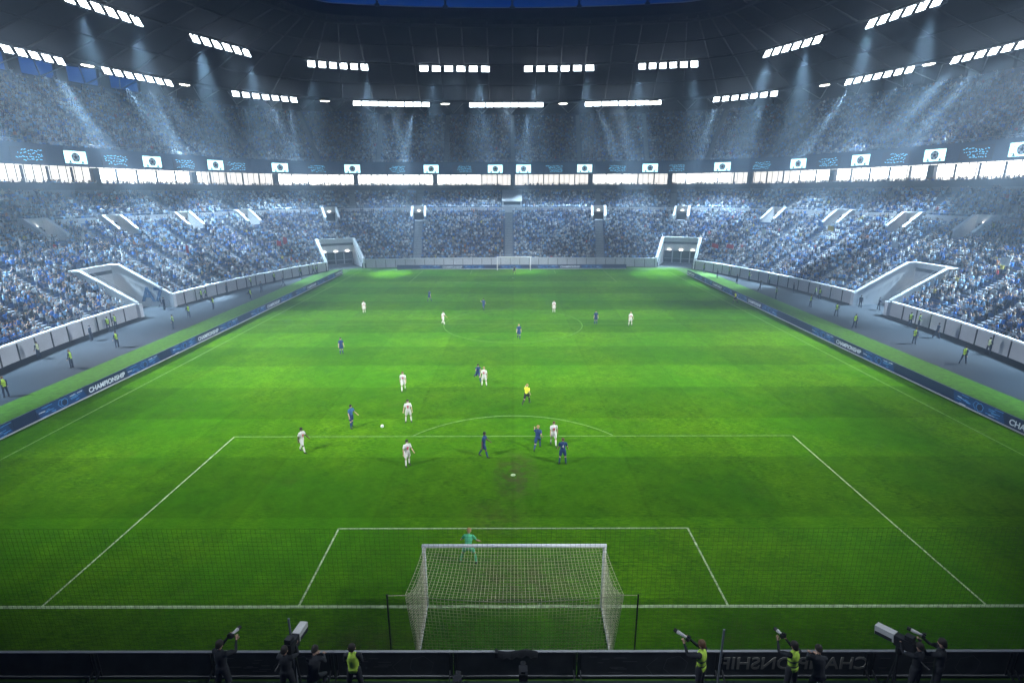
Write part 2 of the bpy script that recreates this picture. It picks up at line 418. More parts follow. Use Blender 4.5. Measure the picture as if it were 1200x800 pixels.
# ------------------------------------------------------------------ lit concourse between the tiers
conc = empty('concourse', (0, CY, 16.9), 0, 'brightly lit concourse band with dark columns between lower and upper tiers', 'concourse')
def ringwall(b, d, z0, z1, a, c, m=0, th=.0):
    g = ring_grid(a, c)
    for p, q in zip(g[:-1], g[1:]):
        b.quad(W(p, d, z0), W(q, d, z0), W(q, d, z1), W(p, d, z1), m)
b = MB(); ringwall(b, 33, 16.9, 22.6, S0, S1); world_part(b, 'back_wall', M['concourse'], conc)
def larc(d, s0, s1):
    x, y = W2(PS, d); l = np.concatenate([[0], np.cumsum(np.hypot(np.diff(x), np.diff(y)))]); l -= np.interp(0, PS, l); return l
l33 = larc(33, 0, 0)
def s_at(l, L): return float(np.interp(L, l, PS))
# lamps in the concourse: long hot runs broken by dark bays, one fitting per run
L = -230.
while L < 230:
    w = random.uniform(6, 17); dark = random.random() < .36
    if not dark:
        ss = [s_at(l33, q) for q in np.linspace(L, L + w, 9)]
        if S0 < ss[0] and ss[-1] < S1:
            b = MB()
            for d0, d1, z0, z1 in ((31.9, 32.95, 21.0, 21.25), (32.86, 32.95, 19.5, 21.0)):
                vs = []
                for q in ss: vs += [W(q, d0, z0), W(q, d1, z0), W(q, d1, z1), W(q, d0, z1)]
                fs = [(4 * i + k, 4 * i + (k + 1) % 4, 4 * i + 4 + (k + 1) % 4, 4 * i + 4 + k) for i in range(8) for k in range(4)] + [(3, 2, 1, 0), (32, 33, 34, 35)]
                b.add(vs, fs)
            world_part(b, 'light_fitting', M['concourse_hot'], conc)
    L += w + (random.uniform(.6, 2.) if not dark else 0)
cl = []
for L in np.arange(-220, 221, 4.4):
    s = s_at(l33, L)
    if not (S0 < s < S1): continue
    bigc = (round(L / 4.4) % 5 == 0)
    c = W(s, 30.2, 0); b = MB(); b.box((c[0], c[1], 19.2), ((1.3, .9, 4.6) if bigc else (.28, .28, 4.6)), rz=-ang(s)); world_part(b, 'column', M['dark'], conc)
b = MB()
for L in np.arange(-222, 222, 1.47):
    s = s_at(l33, L)
    if S0 < s < S1: c = W(s, 32.8, 0); b.box((c[0], c[1], 19.4), (.12, .06, 4.9), rz=-ang(s))
world_part(b, 'window_frame', M['dark'], conc)
b = MB(); g = ring_grid(S0, S1)
for p, q in zip(g[:-1], g[1:]):
    b.hexa([W(p, 27.2, 17.5), W(q, 27.2, 17.5), W(q, 27.32, 17.5), W(p, 27.32, 17.5), W(p, 27.2, 18.7), W(q, 27.2, 18.7), W(q, 27.32, 18.7), W(p, 27.32, 18.7)])
world_part(b, 'balustrade', M['dark'], conc)
# upper tier soffit and front fascia
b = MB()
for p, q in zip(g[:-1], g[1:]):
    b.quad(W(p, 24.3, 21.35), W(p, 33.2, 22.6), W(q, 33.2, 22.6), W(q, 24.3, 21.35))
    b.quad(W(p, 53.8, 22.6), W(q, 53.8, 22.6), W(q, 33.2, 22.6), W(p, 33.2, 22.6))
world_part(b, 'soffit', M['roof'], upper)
b = MB()
for p, q in zip(g[:-1], g[1:]):
    b.hexa([W(p, 24.1, 21.35), W(q, 24.1, 21.35), W(q, 24.6, 21.35), W(p, 24.6, 21.35), W(p, 24.1, 24.6), W(q, 24.1, 24.6), W(q, 24.6, 24.6), W(p, 24.6, 24.6)])
world_part(b, 'fascia', M['screen_navy'], upper)
b = MB()
for p, q in zip(g[:-1], g[1:]):
    b.tube([W(p, 24.35, 25.1), W(q, 24.35, 25.1)], .05, 4, cap=False); b.tube([W(p, 24.35, 24.85), W(q, 24.35, 24.85)], .03, 4, cap=False)
for p in g[::2]: b.tube([W(p, 24.35, 24.6), W(p, 24.35, 25.1)], .03, 4, cap=False)
world_part(b, 'handrail', M['rail'], upper)
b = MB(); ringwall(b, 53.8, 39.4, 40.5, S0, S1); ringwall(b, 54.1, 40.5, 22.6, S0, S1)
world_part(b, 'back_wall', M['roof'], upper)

# ball emblem helper: flat shapes in a local (u, v) plane placed by a function
def disc(b, pl, c, r, n=10, m=0, rot=0): b.add([pl(c[0] + r * math.cos(rot + 2 * math.pi * k / n), c[1] + r * math.sin(rot + 2 * math.pi * k / n)) for k in range(n)], [tuple(range(n))], m)
def stroke(b, pl, a, c, w, m=0):
    dx, dy = c[0] - a[0], c[1] - a[1]; l = math.hypot(dx, dy) or 1; nx, ny = -dy / l * w / 2, dx / l * w / 2
    b.add([pl(a[0] + nx, a[1] + ny), pl(a[0] - nx, a[1] - ny), pl(c[0] - nx, c[1] - ny), pl(c[0] + nx, c[1] + ny)], [(0, 1, 2, 3)], m)
def polyl(b, pl, pts, w, m=0, closed=False):
    for p, q in zip(pts, pts[1:] + (pts[:1] if closed else [])): stroke(b, pl, p, q, w, m)
def ngon(c, r, n, rot=0): return [(c[0] + r * math.cos(rot + 2 * math.pi * k / n), c[1] + r * math.sin(rot + 2 * math.pi * k / n)) for k in range(n)]
def ordinal(n):
    a = ['zeroth', 'first', 'second', 'third', 'fourth', 'fifth', 'sixth', 'seventh', 'eighth', 'ninth', 'tenth', 'eleventh', 'twelfth', 'thirteenth', 'fourteenth', 'fifteenth', 'sixteenth', 'seventeenth', 'eighteenth', 'nineteenth']
    t = {20: 'twentieth', 30: 'thirtieth', 40: 'fortieth', 50: 'fiftieth', 60: 'sixtieth', 70: 'seventieth'}
    tt = {20: 'twenty', 30: 'thirty', 40: 'forty', 50: 'fifty', 60: 'sixty', 70: 'seventy'}
    if n < 20: return a[n]
    return t[n] if n % 10 == 0 else tt[n - n % 10] + '-' + a[n % 10]
# ribbon screens on the fascia
rib = [-86, -73, -60.5, -48.2, -41.4, -35.8, -19.5, -4.2, 2.6, 17.2, 32.5, 39.6, 45.6, 58, 70.5, 82.5, 94]
for i, s in enumerate(rib):
    P = Vector(W(s, 24.1, 21.4)); t = ang(s); u = Vector((math.cos(t), -math.sin(t), 0)); nn = -Vector((math.sin(t), math.cos(t), 0))
    w = 3.9; lab = 'bright cyan football screen on the upper tier front, %s from the left' % ordinal(i + 1)
    if s == -4.2: lab = 'bright cyan football screen just left of the middle of the far upper tier front'
    if s == 2.6: lab = 'bright cyan football screen just right of the middle of the far upper tier front'
    t_ = empty('ribbon_screen', P + nn * .05, -t, lab, 'screen', 'football screens along the upper tier front')
    b = MB(); b.box((0, 0, 1.45), (w, .08, 2.0))
    pl = lambda x, z: (x, -.055, z); disc(b, pl, (0, 1.45), .78, 20, 1)
    pl = lambda x, z: (x, -.062, z); disc(b, pl, (0, 1.45), .3, 5, 2, math.pi / 2)
    for k in range(5):
        a = math.pi / 2 + k * 2 * math.pi / 5; disc(b, pl, (.64 * math.cos(a), 1.45 + .64 * math.sin(a)), .17, 5, 2, a + math.pi)
        stroke(b, pl, (.25 * math.cos(a), 1.45 + .25 * math.sin(a)), (.56 * math.cos(a), 1.45 + .56 * math.sin(a)), .06, 2)
    for sx in (-1, 1):
        for k in range(3): stroke(b, pl, (sx * 1.0, .9 + k * .5), (sx * (1.75 - .2 * k), .9 + k * .5), .09, 2)
        disc(b, pl, (sx * 1.1, .66), .34, 3, 2, math.pi / 2)
    b.build('panel', [M['screen'], M['led_white'], M['screen_dark']], t_)
    b = MB(); b.box((0, .03, 2.52), (w + .2, .1, .1)); b.box((0, .03, .38), (w + .2, .1, .1)); b.box((-w / 2 - .06, .03, 1.45), (.1, .1, 2.04)); b.box((w / 2 + .06, .03, 1.45), (.1, .1, 2.04)); b.build('frame', M['dark'], t_)
mids = [(a + c) / 2 for a, c in zip(rib[:-1], rib[1:]) if c - a > 6.5 or 30 < abs(a) < 46]
for i, s in enumerate(mids):
    if abs(s) < 2: continue
    P = Vector(W(s, 24.1, 21.4)); t = ang(s); nn = -Vector((math.sin(t), math.cos(t), 0))
    t_ = empty('ribbon_screen', P + nn * .05, -t, 'navy screen with light blue marks on the upper tier front, %s from the left' % ordinal(i + 1), 'screen', 'navy screens along the upper tier front')
    b = MB(); b.box((0, 0, 1.4), (5.4, .08, 2.0)); pl = lambda x, z: (x, -.055, z)
    for r_ in range(4):
        xx = -2.3 + random.uniform(0, 1.4)
        while xx < 2.0:
            ln = random.uniform(.12, .5); dz = random.uniform(-.12, .12)
            stroke(b, pl, (xx, .72 + r_ * .44 + dz), (xx + ln, .72 + r_ * .44 + dz + random.uniform(-.2, .2)), .13, 1); xx += ln + random.uniform(.08, .3)
    b.build('panel', [M['navy'], M['screen_mark']], t_)
    b = MB(); b.box((0, .03, 2.45), (5.6, .1, .1)); b.box((0, .03, .35), (5.6, .1, .1)); b.box((-2.76, .03, 1.4), (.1, .1, 2.0)); b.box((2.76, .03, 1.4), (.1, .1, 2.0)); b.build('frame', M['dark'], t_)
# ------------------------------------------------------------------ front wall of the lower tier
runs = [(-124, big[0].bounds(0)[0], 'white panelled wall with dark posts along the grey track, nearer part of the left side'),
        (big[0].bounds(0)[1], cor[0].bounds(0)[0], 'white panelled wall with dark posts curving from the A7 tunnel to the corner tunnel'),
        (cor[0].bounds(0)[1], cor[1].bounds(0)[0], 'pale wall with thin railing across the far end behind the goal'),
        (cor[1].bounds(0)[1], big[1].bounds(0)[0], 'white panelled wall with dark posts on the right, from corner tunnel to wide tunnel'),
        (big[1].bounds(0)[1], 124, 'white panelled wall with dark posts along the grey track, nearer part of the right side')]
for ri, (a, c, lab) in enumerate(runs):
    far = ri == 2
    a += .35; c -= .35
    t_ = empty('perimeter_wall', W((a + c) / 2, 0, 0), 0, lab, 'wall')
    b = MB(); cp = MB(); pk = MB(); g = ring_grid(a, c)
    for p, q in zip(g[:-1], g[1:]):
        b.hexa([W(p, 0, 0), W(q, 0, 0), W(q, .25, 0), W(p, .25, 0), W(p, 0, 1.82), W(q, 0, 1.82), W(q, .25, 1.82), W(p, .25, 1.82)])
        cp.hexa([W(p, -.08, 1.82), W(q, -.08, 1.82), W(q, .34, 1.82), W(p, .34, 1.82), W(p, -.08, 2.0), W(q, -.08, 2.0), W(q, .34, 2.0), W(p, .34, 2.0)])
        pk.tube([W(p, .2, 2.5), W(q, .2, 2.5)], .03, 4, cap=False)
    n = int((c - a) / (2.5 if not far else 2.2))
    for k in range(n * 2 + 1):
        s = a + (c - a) * k / (n * 2); pk.tube([W(s, .2, 2.0), W(s, .2, 2.5)], .02, 4, cap=False)
    for nm, bb, m in (('panel', b, M['panel']), ('coping', cp, M['white'] if not far else M['panel']), ('handrail', pk, M['rail'])): world_part(bb, nm, m, t_)
    for k in range(n + 1):
        s = a + .1 + (c - a - .2) * k / n; q = W(s, -.035, .9); bb = MB(); bb.box(q, (.13 if not far else .09, .07, 1.79), rz=-ang(s)); world_part(bb, 'post', M['dark'], t_)

def tunnel(h, name, lab, cat, group, doors=0, toph=None, z_front=1.95, z_top=6.3, door_h=2.7, sign=None, lamps=2):
    t = math.atan2(h.N.x, h.N.y); t_ = empty(name, h.at(0, 0, h.z0), -t, lab, cat, group)   # local x = along, y = outward
    w, D, z0 = h.w, h.d1 - h.d0, 0.; off = h.d0
    Y = lambda d: d - 0 + off
    zf, zk = z_front - h.z0, z_top - h.z0
    for sd in (-1, 1):
        x0, x1 = sd * (w / 2), sd * (w / 2 + .42)
        b = MB(); dk = D * .86
        for (d0, za, d1, zb) in ((-.05, zf, dk, zk), (dk, zk, D + .35, zk)):
            P = [(x0, Y(d0), -.05), (x1, Y(d0), -.05), (x1, Y(d1), -.05), (x0, Y(d1), -.05), (x0, Y(d0), za), (x1, Y(d0), za), (x1, Y(d1), zb), (x0, Y(d1), zb)]
            if sd < 0: P = [P[i] for i in (1, 0, 3, 2, 5, 4, 7, 6)]
            b.hexa(P)
        wl = b.build('side_wall', M['white'], t_)
        b = MB(); x0, x1 = sd * (w / 2 - .07), sd * (w / 2 + .5)
        for (d0, za, d1, zb) in ((-.12, zf, dk, zk), (dk, zk, D + .4, zk)):
            P = [(x0, Y(d0), za + .003), (x1, Y(d0), za + .003), (x1, Y(d1), zb + .003), (x0, Y(d1), zb + .003), (x0, Y(d0), za + .2), (x1, Y(d0), za + .2), (x1, Y(d1), zb + .2), (x0, Y(d1), zb + .2)]
            if sd < 0: P = [P[i] for i in (1, 0, 3, 2, 5, 4, 7, 6)]
            b.hexa(P)
        b.build('coping', M['white'], wl)
        if h in big or h in cor:
            b = MB(); b.box((sd * (w / 2 + .21), Y(-.32), .95), (.62, .5, 2.0)); b.build('pier', M['white'], wl)
            b = MB(); b.tube([(sd * (w / 2 + .21), Y(0), zf + .9), (sd * (w / 2 + .21), Y(dk), zk + .9)], .03, 5)
            for k in range(7): q = k / 6; b.tube([(sd * (w / 2 + .21), Y(dk * q), zf + (zk - zf) * q + .19), (sd * (w / 2 + .21), Y(dk * q), zf + (zk - zf) * q + .9)], .025, 4)
            b.build('handrail', M['rail'], wl)
    b = MB(); b.box((0, Y(D + .17), (door_h + zk) / 2), (w - .01, .34, zk - door_h)); b.build('lintel', M['white'], t_)
    b = MB(); b.box((0, Y(D + .15), zk + .12), (w + 1.0, .55, .2)); b.build('lintel_coping', M['white'], t_)
    b = MB(); b.quad((-w / 2, Y(-.0), .02), (w / 2, Y(-.0), .02), (w / 2, Y(D + 2.4), .02), (-w / 2, Y(D + 2.4), .02))
    b.build('floor', M['track'] if h in big or h in cor else M['stair'], t_)
    # passage behind the portal
    b = MB(); e = D + 2.4
    b.quad((-w / 2, Y(D + .34), 0), (-w / 2, Y(e), 0), (-w / 2, Y(e), door_h), (-w / 2, Y(D + .34), door_h)); b.quad((w / 2, Y(D + .34), 0), (w / 2, Y(D + .34), door_h), (w / 2, Y(e), door_h), (w / 2, Y(e), 0))
    b.quad((-w / 2, Y(D + .34), door_h), (-w / 2, Y(e), door_h), (w / 2, Y(e), door_h), (w / 2, Y(D + .34), door_h)); b.quad((-w / 2, Y(e), 0), (w / 2, Y(e), 0), (w / 2, Y(e), door_h), (-w / 2, Y(e), door_h))
    b.build('passage', M['concrete'], t_)
    for k in range(doors):
        cx = -w / 2 + w * (k + .5) / doors; b = MB(); b.box((cx, Y(D + .8), door_h / 2), (w / doors - .02, .06, door_h - .04)); d_ = b.build('door', M['glass'], t_)
        b = MB()
        for sx in (-1, 1): b.box((cx + sx * (w / doors / 2 - .07), Y(D + .74), door_h / 2), (.12, .06, door_h - .05))
        for zz in (.1, 1.1, door_h - .1): b.box((cx, Y(D + .74), zz), (w / doors - .28, .05, .1))
        b.build('frame', M['rail'], d_)
    for k in range(lamps):
        b = MB(); b.box((-w / 2 + w * (k + .5) / lamps, Y(D - .12), door_h + .18), (.7 if w > 5 else .5, .22, .2)); b.build('lamp', M['warmlamp'], t_)
    if sign:
        cu = bpy.data.curves.new('sign_text', 'FONT'); cu.body = sign; cu.size = 3.0; cu.extrude = .02; cu.offset = .09; cu.align_x = 'CENTER'
        tmp = bpy.data.objects.new('sign_text', cu); me = bpy.data.meshes.new_from_object(tmp); bpy.data.objects.remove(tmp)
        me.materials.clear(); me.materials.append(M['signblue'])
        o = link('number_sign', me, t_); o.scale = (1., 1., 1)
        o.matrix_local = Matrix.Translation((w / 2 - .03, Y(2.75), .95)) @ Matrix(((0, 0, -1, 0), (-1, 0, 0, 0), (0, 1, 0, 0), (0, 0, 0, 1)))
    return t_
tunnel(big[0], 'tunnel_entrance', 'wide white-walled tunnel with a blue A7 on its wall, in the left stand', 'tunnel', None, doors=3, sign='A7')
tunnel(big[1], 'tunnel_entrance', 'wide white-walled tunnel without lettering, in the right stand', 'tunnel', None, doors=3)
tunnel(cor[0], 'tunnel_entrance', 'white corner tunnel with dark glass doors at the left of the far goal', 'tunnel', None, doors=4, z_top=6.1, door_h=3.1, lamps=3)
tunnel(cor[1], 'tunnel_entrance', 'white corner tunnel with dark glass doors at the right of the far goal', 'tunnel', None, doors=4, z_top=6.1, door_h=3.1, lamps=3)
for i, h in enumerate(vom):
    side = 'left stand' if h.s < -40 else 'right stand' if h.s > 40 else 'far stand'
    same = [v for v in vom if ('left stand' if v.s < -40 else 'right stand' if v.s > 40 else 'far stand') == side]
    k = sorted(same, key=lambda v: v.s).index(h)
    if side == 'left stand': lab = 'small white-framed stairway exit high in the left stand, %s before the left corner' % ordinal(len(same) - k)
    elif side == 'right stand': lab = 'small white-framed stairway exit high in the right stand, %s past the right corner' % ordinal(k + 1)
    else: lab = 'small white-framed stairway exit in the far stand, %s from the left corner' % ordinal(k + 1)
    tunnel(h, 'stairway_exit', lab, 'exit', 'stairway exits high in the lower stand', z_front=h.z0 + 1.05, z_top=13.15, door_h=2.25, lamps=1)

# ------------------------------------------------------------------ advertising boards
def text_mesh(body, size, mat_, ext=.006, off=.0):
    cu = bpy.data.curves.new('lettering', 'FONT'); cu.body = body; cu.size = size; cu.extrude = ext; cu.offset = off; cu.align_x = 'CENTER'
    tmp = bpy.data.objects.new('lettering', cu); me = bpy.data.meshes.new_from_object(tmp); bpy.data.objects.remove(tmp)
    me.materials.clear(); me.materials.append(mat_); return me
TXT = text_mesh('CHAMPIONSHIP', .62, M['led_white'], off=.012)
def ballart(b, pl, w, h, big_=True):
    c = (.15, h * .5); r = h * .36
    pts = ngon(c, r, 6, .3); polyl(b, pl, pts, .05, 1, True)
    polyl(b, pl, [(c[0] - r * .9, c[1] - r * .95), (c[0] - r * 1.9, c[1] + r * .1), (c[0] - r * 1.3, c[1] + r * 1.1), (c[0] - r * .4, c[1] + r * .85)], .045, 1)
    disc(b, pl, c, r * .82, 6, 2, .3)
    for sx in (-1, 1):
        for k in range(9):
            u0 = sx * random.uniform(.7, w * .34); ln = random.uniform(.25, .8)
            z = h * random.uniform(.1, .9); a_, c_ = u0, u0 + sx * ln
            if abs(c_) < w / 2 - .08: stroke(b, pl, (a_, z), (c_, z + .02), .05, 1 if random.random() < .8 else 3)
ARTW = 5.2
def panel_mesh(w, kind, h=.95):
    b = MB(); b.box((0, 0, h / 2 + .02), (w - .015, .12, h), m=2)
    if kind == 'ball':
        e_ = w / 2; pl = lambda x, z: (x, -.066, z); b.add([pl(-e_ + .35, .03), pl(e_ - .1, .03), pl(e_ - .5, .92), pl(-e_ + .05, .92)], [(0, 1, 2, 3)], 0)
        ballart(b, lambda x, z: (x, -.072, z), w, h)
    return b.mesh('panel', [M['led_blue'], M['led_line'], M['navy'], M['led_white']])
def strip_mesh(w):
    b = MB(); b.box((0, -.1, .045), (w - .01, .09, .08)); return b.mesh('base_strip', M['kerb'])
pm = {}
def board(x, y, rz, w, kind, lab, group):
    t_ = empty('advertising_board', (x, y, .008), rz, lab, 'advertising board', group)
    k_ = (w, kind, random.randint(0, 2))
    if k_ not in pm: pm[k_] = (panel_mesh(w, kind), strip_mesh(w))
    link('panel', pm[k_][0], t_); link('base_strip', pm[k_][1], t_)
    if kind == 'text':
        o = link('lettering', TXT, t_, (0, -.07, .27)); o.rotation_euler = (R(90), 0, 0)
    return t_
per = [('text', 4.8, 0), ('ball', 5.2, 5.0), ('blank', 2.0, 8.6), ('ball', 5.2, 12.2)]
for side, rz, first in ((-1, R(90), 9.7), (1, R(-90), 3.1)):
    nm = 'left' if side < 0 else 'right'; cnt = {'text': 0, 'ball': 0, 'blank': 0}
    ys = [26.9, 43.7, 62.0, 78.3, 94.2] if side < 0 else [15.6, 37.7, 61.5, 77.0, 91.8]
    items = []
    y0s = [ys[0] - 17.1] + ys
    for a, c in zip(y0s, y0s[1:] + [None]):
        items.append(('text', a, 4.8))
        if c is None:
            if a + 7.3 < 99: items.append(('ball', a + 4.5, 4.2))
            continue
        gap = c - a - 4.8
        bw = 5.2 if gap > 11.2 else gap / 2 - .6
        items.append(('ball', a + 2.4 + bw / 2, bw)); items.append(('blank', (a + 2.4 + bw + c - 2.4 - bw) / 2, (c - 2.4 - bw) - (a + 2.4 + bw))); items.append(('ball', c - 2.4 - bw / 2, bw))
    for kind, y, w in items:
        if y < 3: continue
        cnt[kind] += 1; k = ordinal(cnt[kind])
        what = {'text': 'navy CHAMPIONSHIP board', 'ball': 'blue ball-pattern board', 'blank': 'plain dark navy board'}[kind]
        board(side * 36.9, y, rz, round(w, 2), kind, '%s on the %s touchline, %s of these from the near end' % (what, nm, k), 'advertising boards along the %s touchline' % nm)
# behind the far goal
x = -26.4; k = 0
for kind, w in [('blank', 5.), ('ball', 5.2), ('text', 4.8), ('ball', 5.2), ('blank', 3.2), ('ball', 5.2), ('blank', 3.2), ('ball', 5.2), ('text', 4.8), ('ball', 5.2), ('blank', 5.2)]:
    k += 1
    what = {'text': 'navy board reading CHAMPIONSHIP', 'ball': 'navy board with a ball pattern', 'blank': 'plain navy board'}[kind]
    board(x + w / 2, 103.2, 0, w, kind, '%s behind the far goal line, %s from the left' % (what, ordinal(k)), 'advertising boards behind the far goal'); x += w
# behind the near goal, seen from the back
TB = text_mesh('CHAMPIONSHIP', .74, M['boardtext'], off=.01)
xs = [(-21.5, 'blank'), (-17.2, 'blank'), (-12.9, 'blank'), (-8.6, 'ball'), (-4.3, 'ball'), (0, 'plain'), (4.6, 'ball'), (10.1, 'text'), (15.6, 'ball'), (20.2, 'blank')]
for k, (xc, kind) in enumerate(xs):
    x0 = (xs[k - 1][0] + xc) / 2 if k else xc - 2.1; x1 = (xs[k + 1][0] + xc) / 2 if k < len(xs) - 1 else xc + 2.1
    if kind == 'text': x0, x1 = 7.4, 12.8
    elif xc == 4.6: x0, x1 = 2.3, 7.4
    elif xc == 15.6: x0, x1 = 12.8, 17.9
    w = x1 - x0; cx = (x0 + x1) / 2
    lab = {'text': 'dark board seen from behind with CHAMPIONSHIP showing mirrored, below the near goal line',
           'ball': 'dark board from behind with faint ball lines, %s along the near goal line' % ordinal(k + 1),
           'blank': 'plain dark board from behind, %s along the near goal line' % ordinal(k + 1), 'plain': 'plain dark board seen from behind directly below the near goal net'}[kind]
    t_ = empty('advertising_board', (cx, -3.45, 0), 0, lab, 'advertising board', 'boards seen from behind at the near goal line')
    b = MB(); b.box((0, 0, .575), (w - .03, .09, 1.15))
    if kind == 'ball':
        pl = lambda x, z: (x, -.052, z)
        polyl(b, pl, ngon((1.0, .58), .45, 6, .3), .018, 1, True); polyl(b, pl, [(.35, .95), (-.05, .55), (.2, .15)], .018, 1)
        for q in range(10):
            z = random.uniform(.25, 1.0); u = random.uniform(-w / 2 + .3, -.4); stroke(b, pl, (u, z), (u + random.uniform(.2, .55), z), .035, 1)
    b.build('panel', [M['boardback'], M['boardmark']], t_)
    b = MB(); b.box((0, 0, 1.165), (w - .01, .1, .035)); b.build('top_edge', M['boardtop'], t_)
    b = MB(); b.box((0, -.07, .13), (w - .1, .05, .05)); b.build('rail', M['boardmark'], t_)
    for sx in (-1, 1):
        b = MB(); b.box((sx * (w / 2 - .12), -.06, .62), (.05, .03, 1.0)); b.box((sx * (w / 2 - .12), -.28, .3), (.05, .45, .05), M=Matrix.Rotation(R(35), 3, 'X')); b.build('bracket', M['black'], t_)
    if kind == 'text':
        o = link('lettering', TB, t_, (0, -.06, .44)); o.rotation_euler = (R(90), 0, 0); o.scale = (-1, 1, 1)

# ------------------------------------------------------------------ roof
roof = empty('roof', (0, CY, 41), 0, 'dark ring roof sloping over the stands with an open oval above the pitch', 'roof')
RP = [(-.5, 51.9), (18, 46.9), (36, 41.5), (57, 44.6)]
full = ring_grid(-PS[-1], PS[-1])
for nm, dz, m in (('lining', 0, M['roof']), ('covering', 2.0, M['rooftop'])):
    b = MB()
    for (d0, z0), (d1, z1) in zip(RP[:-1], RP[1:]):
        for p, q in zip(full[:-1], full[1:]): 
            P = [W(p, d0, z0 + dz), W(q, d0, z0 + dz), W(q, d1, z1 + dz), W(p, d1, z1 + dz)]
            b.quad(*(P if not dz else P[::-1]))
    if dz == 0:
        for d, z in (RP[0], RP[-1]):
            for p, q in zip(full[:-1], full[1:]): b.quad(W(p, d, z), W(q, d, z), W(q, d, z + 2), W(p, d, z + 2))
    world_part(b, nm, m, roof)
b = MB()
vis = ring_grid(S0, S1)
for d, z, r in ((17.0, 46.75, .28), (35.2, 41.2, .32), (36.8, 41.2, .32), (9, 48.9, .2), (27, 43.8, .2), (1.2, 51.0, .35)):
    for p, q in zip(vis[:-1], vis[1:]): b.tube([W(p, d, z), W(q, d, z)], r, 5, cap=False)
l20 = larc(20, 0, 0)
for L in np.arange(-180, 181, 6.):
    s = s_at(l20, L)
    for (d0, z0), (d1, z1) in zip(RP[:-1], RP[1:]):
        A, B = Vector(W(s, d0 + .4, z0 - .35)), Vector(W(s, d1 - .2, z1 - .35)); b.tube([A, B], .18, 4)
world_part(b, 'truss', M['rib'], roof)
l54 = larc(54.5, 0, 0)
b = MB(); pn = MB()
for k, L in enumerate(np.arange(-230, 231, 9.)):
    s = s_at(l54, L); s2 = s_at(l54, L + 9.)
    if not (S0 < s and s2 < S1): continue
    c = W(s, 55.2, 0); bb = MB(); bb.box((c[0], c[1], 42.3), (2.2, 1.0, 4.2), rz=-ang(s)); world_part(bb, 'column', M['roof'], roof)
    bb = MB(); m_ = (s + s2) / 2
    bb.tube([W(m_, 54.6, 40.6), W(s + (s2 - s) * .12, 50.5, 43.2)], .13, 5); bb.tube([W(m_, 54.6, 40.6), W(s + (s2 - s) * .88, 50.5, 43.2)], .13, 5)
    world_part(bb, 'strut', M['steel'], roof)
    openb = (-84 < s < -47)
    if not openb: pn.quad(W(s, 56, 40.4), W(s2, 56, 40.4), W(s2, 56, 44.7), W(s, 56, 44.7))
world_part(pn, 'facade_panel', M['roof'], roof)
# railing on the edge of the opening
rl = empty('roof_railing', W(0, -.4, 53.9), 0, 'thin blue-lit railing along the rim of the roof opening at the top', 'railing')
for z, r in ((54.05, .09), (55.6, .13)):
    b = MB()
    b.tube([W(p, -.35, z) for p in vis if abs(p) <= 100], r, 5)
    world_part(b, 'rail', M['steel'], rl)
for s in np.arange(-98, 99, 14.):
    bb = MB(); c = W(s, -.35, 54.75); bb.box(c, (.45, .4, 1.8), rz=-ang(s)); bb.box((c[0], c[1], c[2] - .7), (1.0, .8, .5), rz=-ang(s)); world_part(bb, 'post', M['dark'], rl)

# ------------------------------------------------------------------ floodlights
BANKS = []
def bank(s, d, z, length, nl, lab, group):
    t = ang(s); P = Vector(W(s, d, z))
    t_ = empty('floodlight_bank', P, -t, lab, 'floodlight', group)
    b = MB(); b.tube([(-length / 2, .25, .5), (length / 2, .25, .5)], .14, 6); b.tube([(-length / 2, .55, -.35), (length / 2, .55, -.35)], .1, 6)
    for k in range(nl + 1):
        x = -length / 2 + length * k / nl; b.tube([(x, .25, .5), (x, .55, -.35)], .06, 4); b.tube([(x, .25, .5), (x, .9, 1.3)], .06, 4)
    b.build('frame', M['dark'], t_)
    tilt = Matrix.Rotation(R(-28), 3, 'X')
    for k in range(nl):
        w = length / nl; cx = -length / 2 + w * (k + .5)
        b = MB(); lw = w * (.66 if nl < 8 else .84)
        b.box((cx, .1, 0), (lw + .1, .42, 1.7), M=tilt); o = b.build('lamp', M['dark'], t_)
        b = MB(); n = 3
        for r_ in range(2):
            for q in range(n):
                c = Vector((-lw / 2 + lw * (q + .5) / n, -.23, -.42 + .84 * r_)); c = tilt @ c
                b.box((cx + c.x, .1 + c.y, c.z), (lw / n - .05, .05, .8), M=tilt)
        b.build('lens', M['lamp'], o)
    BANKS.append((t_, s, d, z)); return t_
for i, s in enumerate([-70, -53, -40.7, -28.5, -1.5, 26, 39.8, 51.5, 68.5]):
    bank(s, 35.4, 40.4, 21. if abs(s) < 38 else 16.5 if abs(s) < 45 else 15.5, 9 if abs(s) < 38 else 7, 'white-hot floodlight bank of the lower roof row, %s from the left' % ordinal(i + 1), 'lower row of floodlight banks')
for i, s in enumerate([-69, -48, -36.3, -13, 10.5, 34.5, 45.5, 66]):
    bank(s, 17.6, 45.9, 18. if abs(s) < 30 else 14.5, 6, 'floodlight bank of six spaced lamps in the upper roof row, %s from the left' % ordinal(i + 1), 'upper row of floodlight banks')
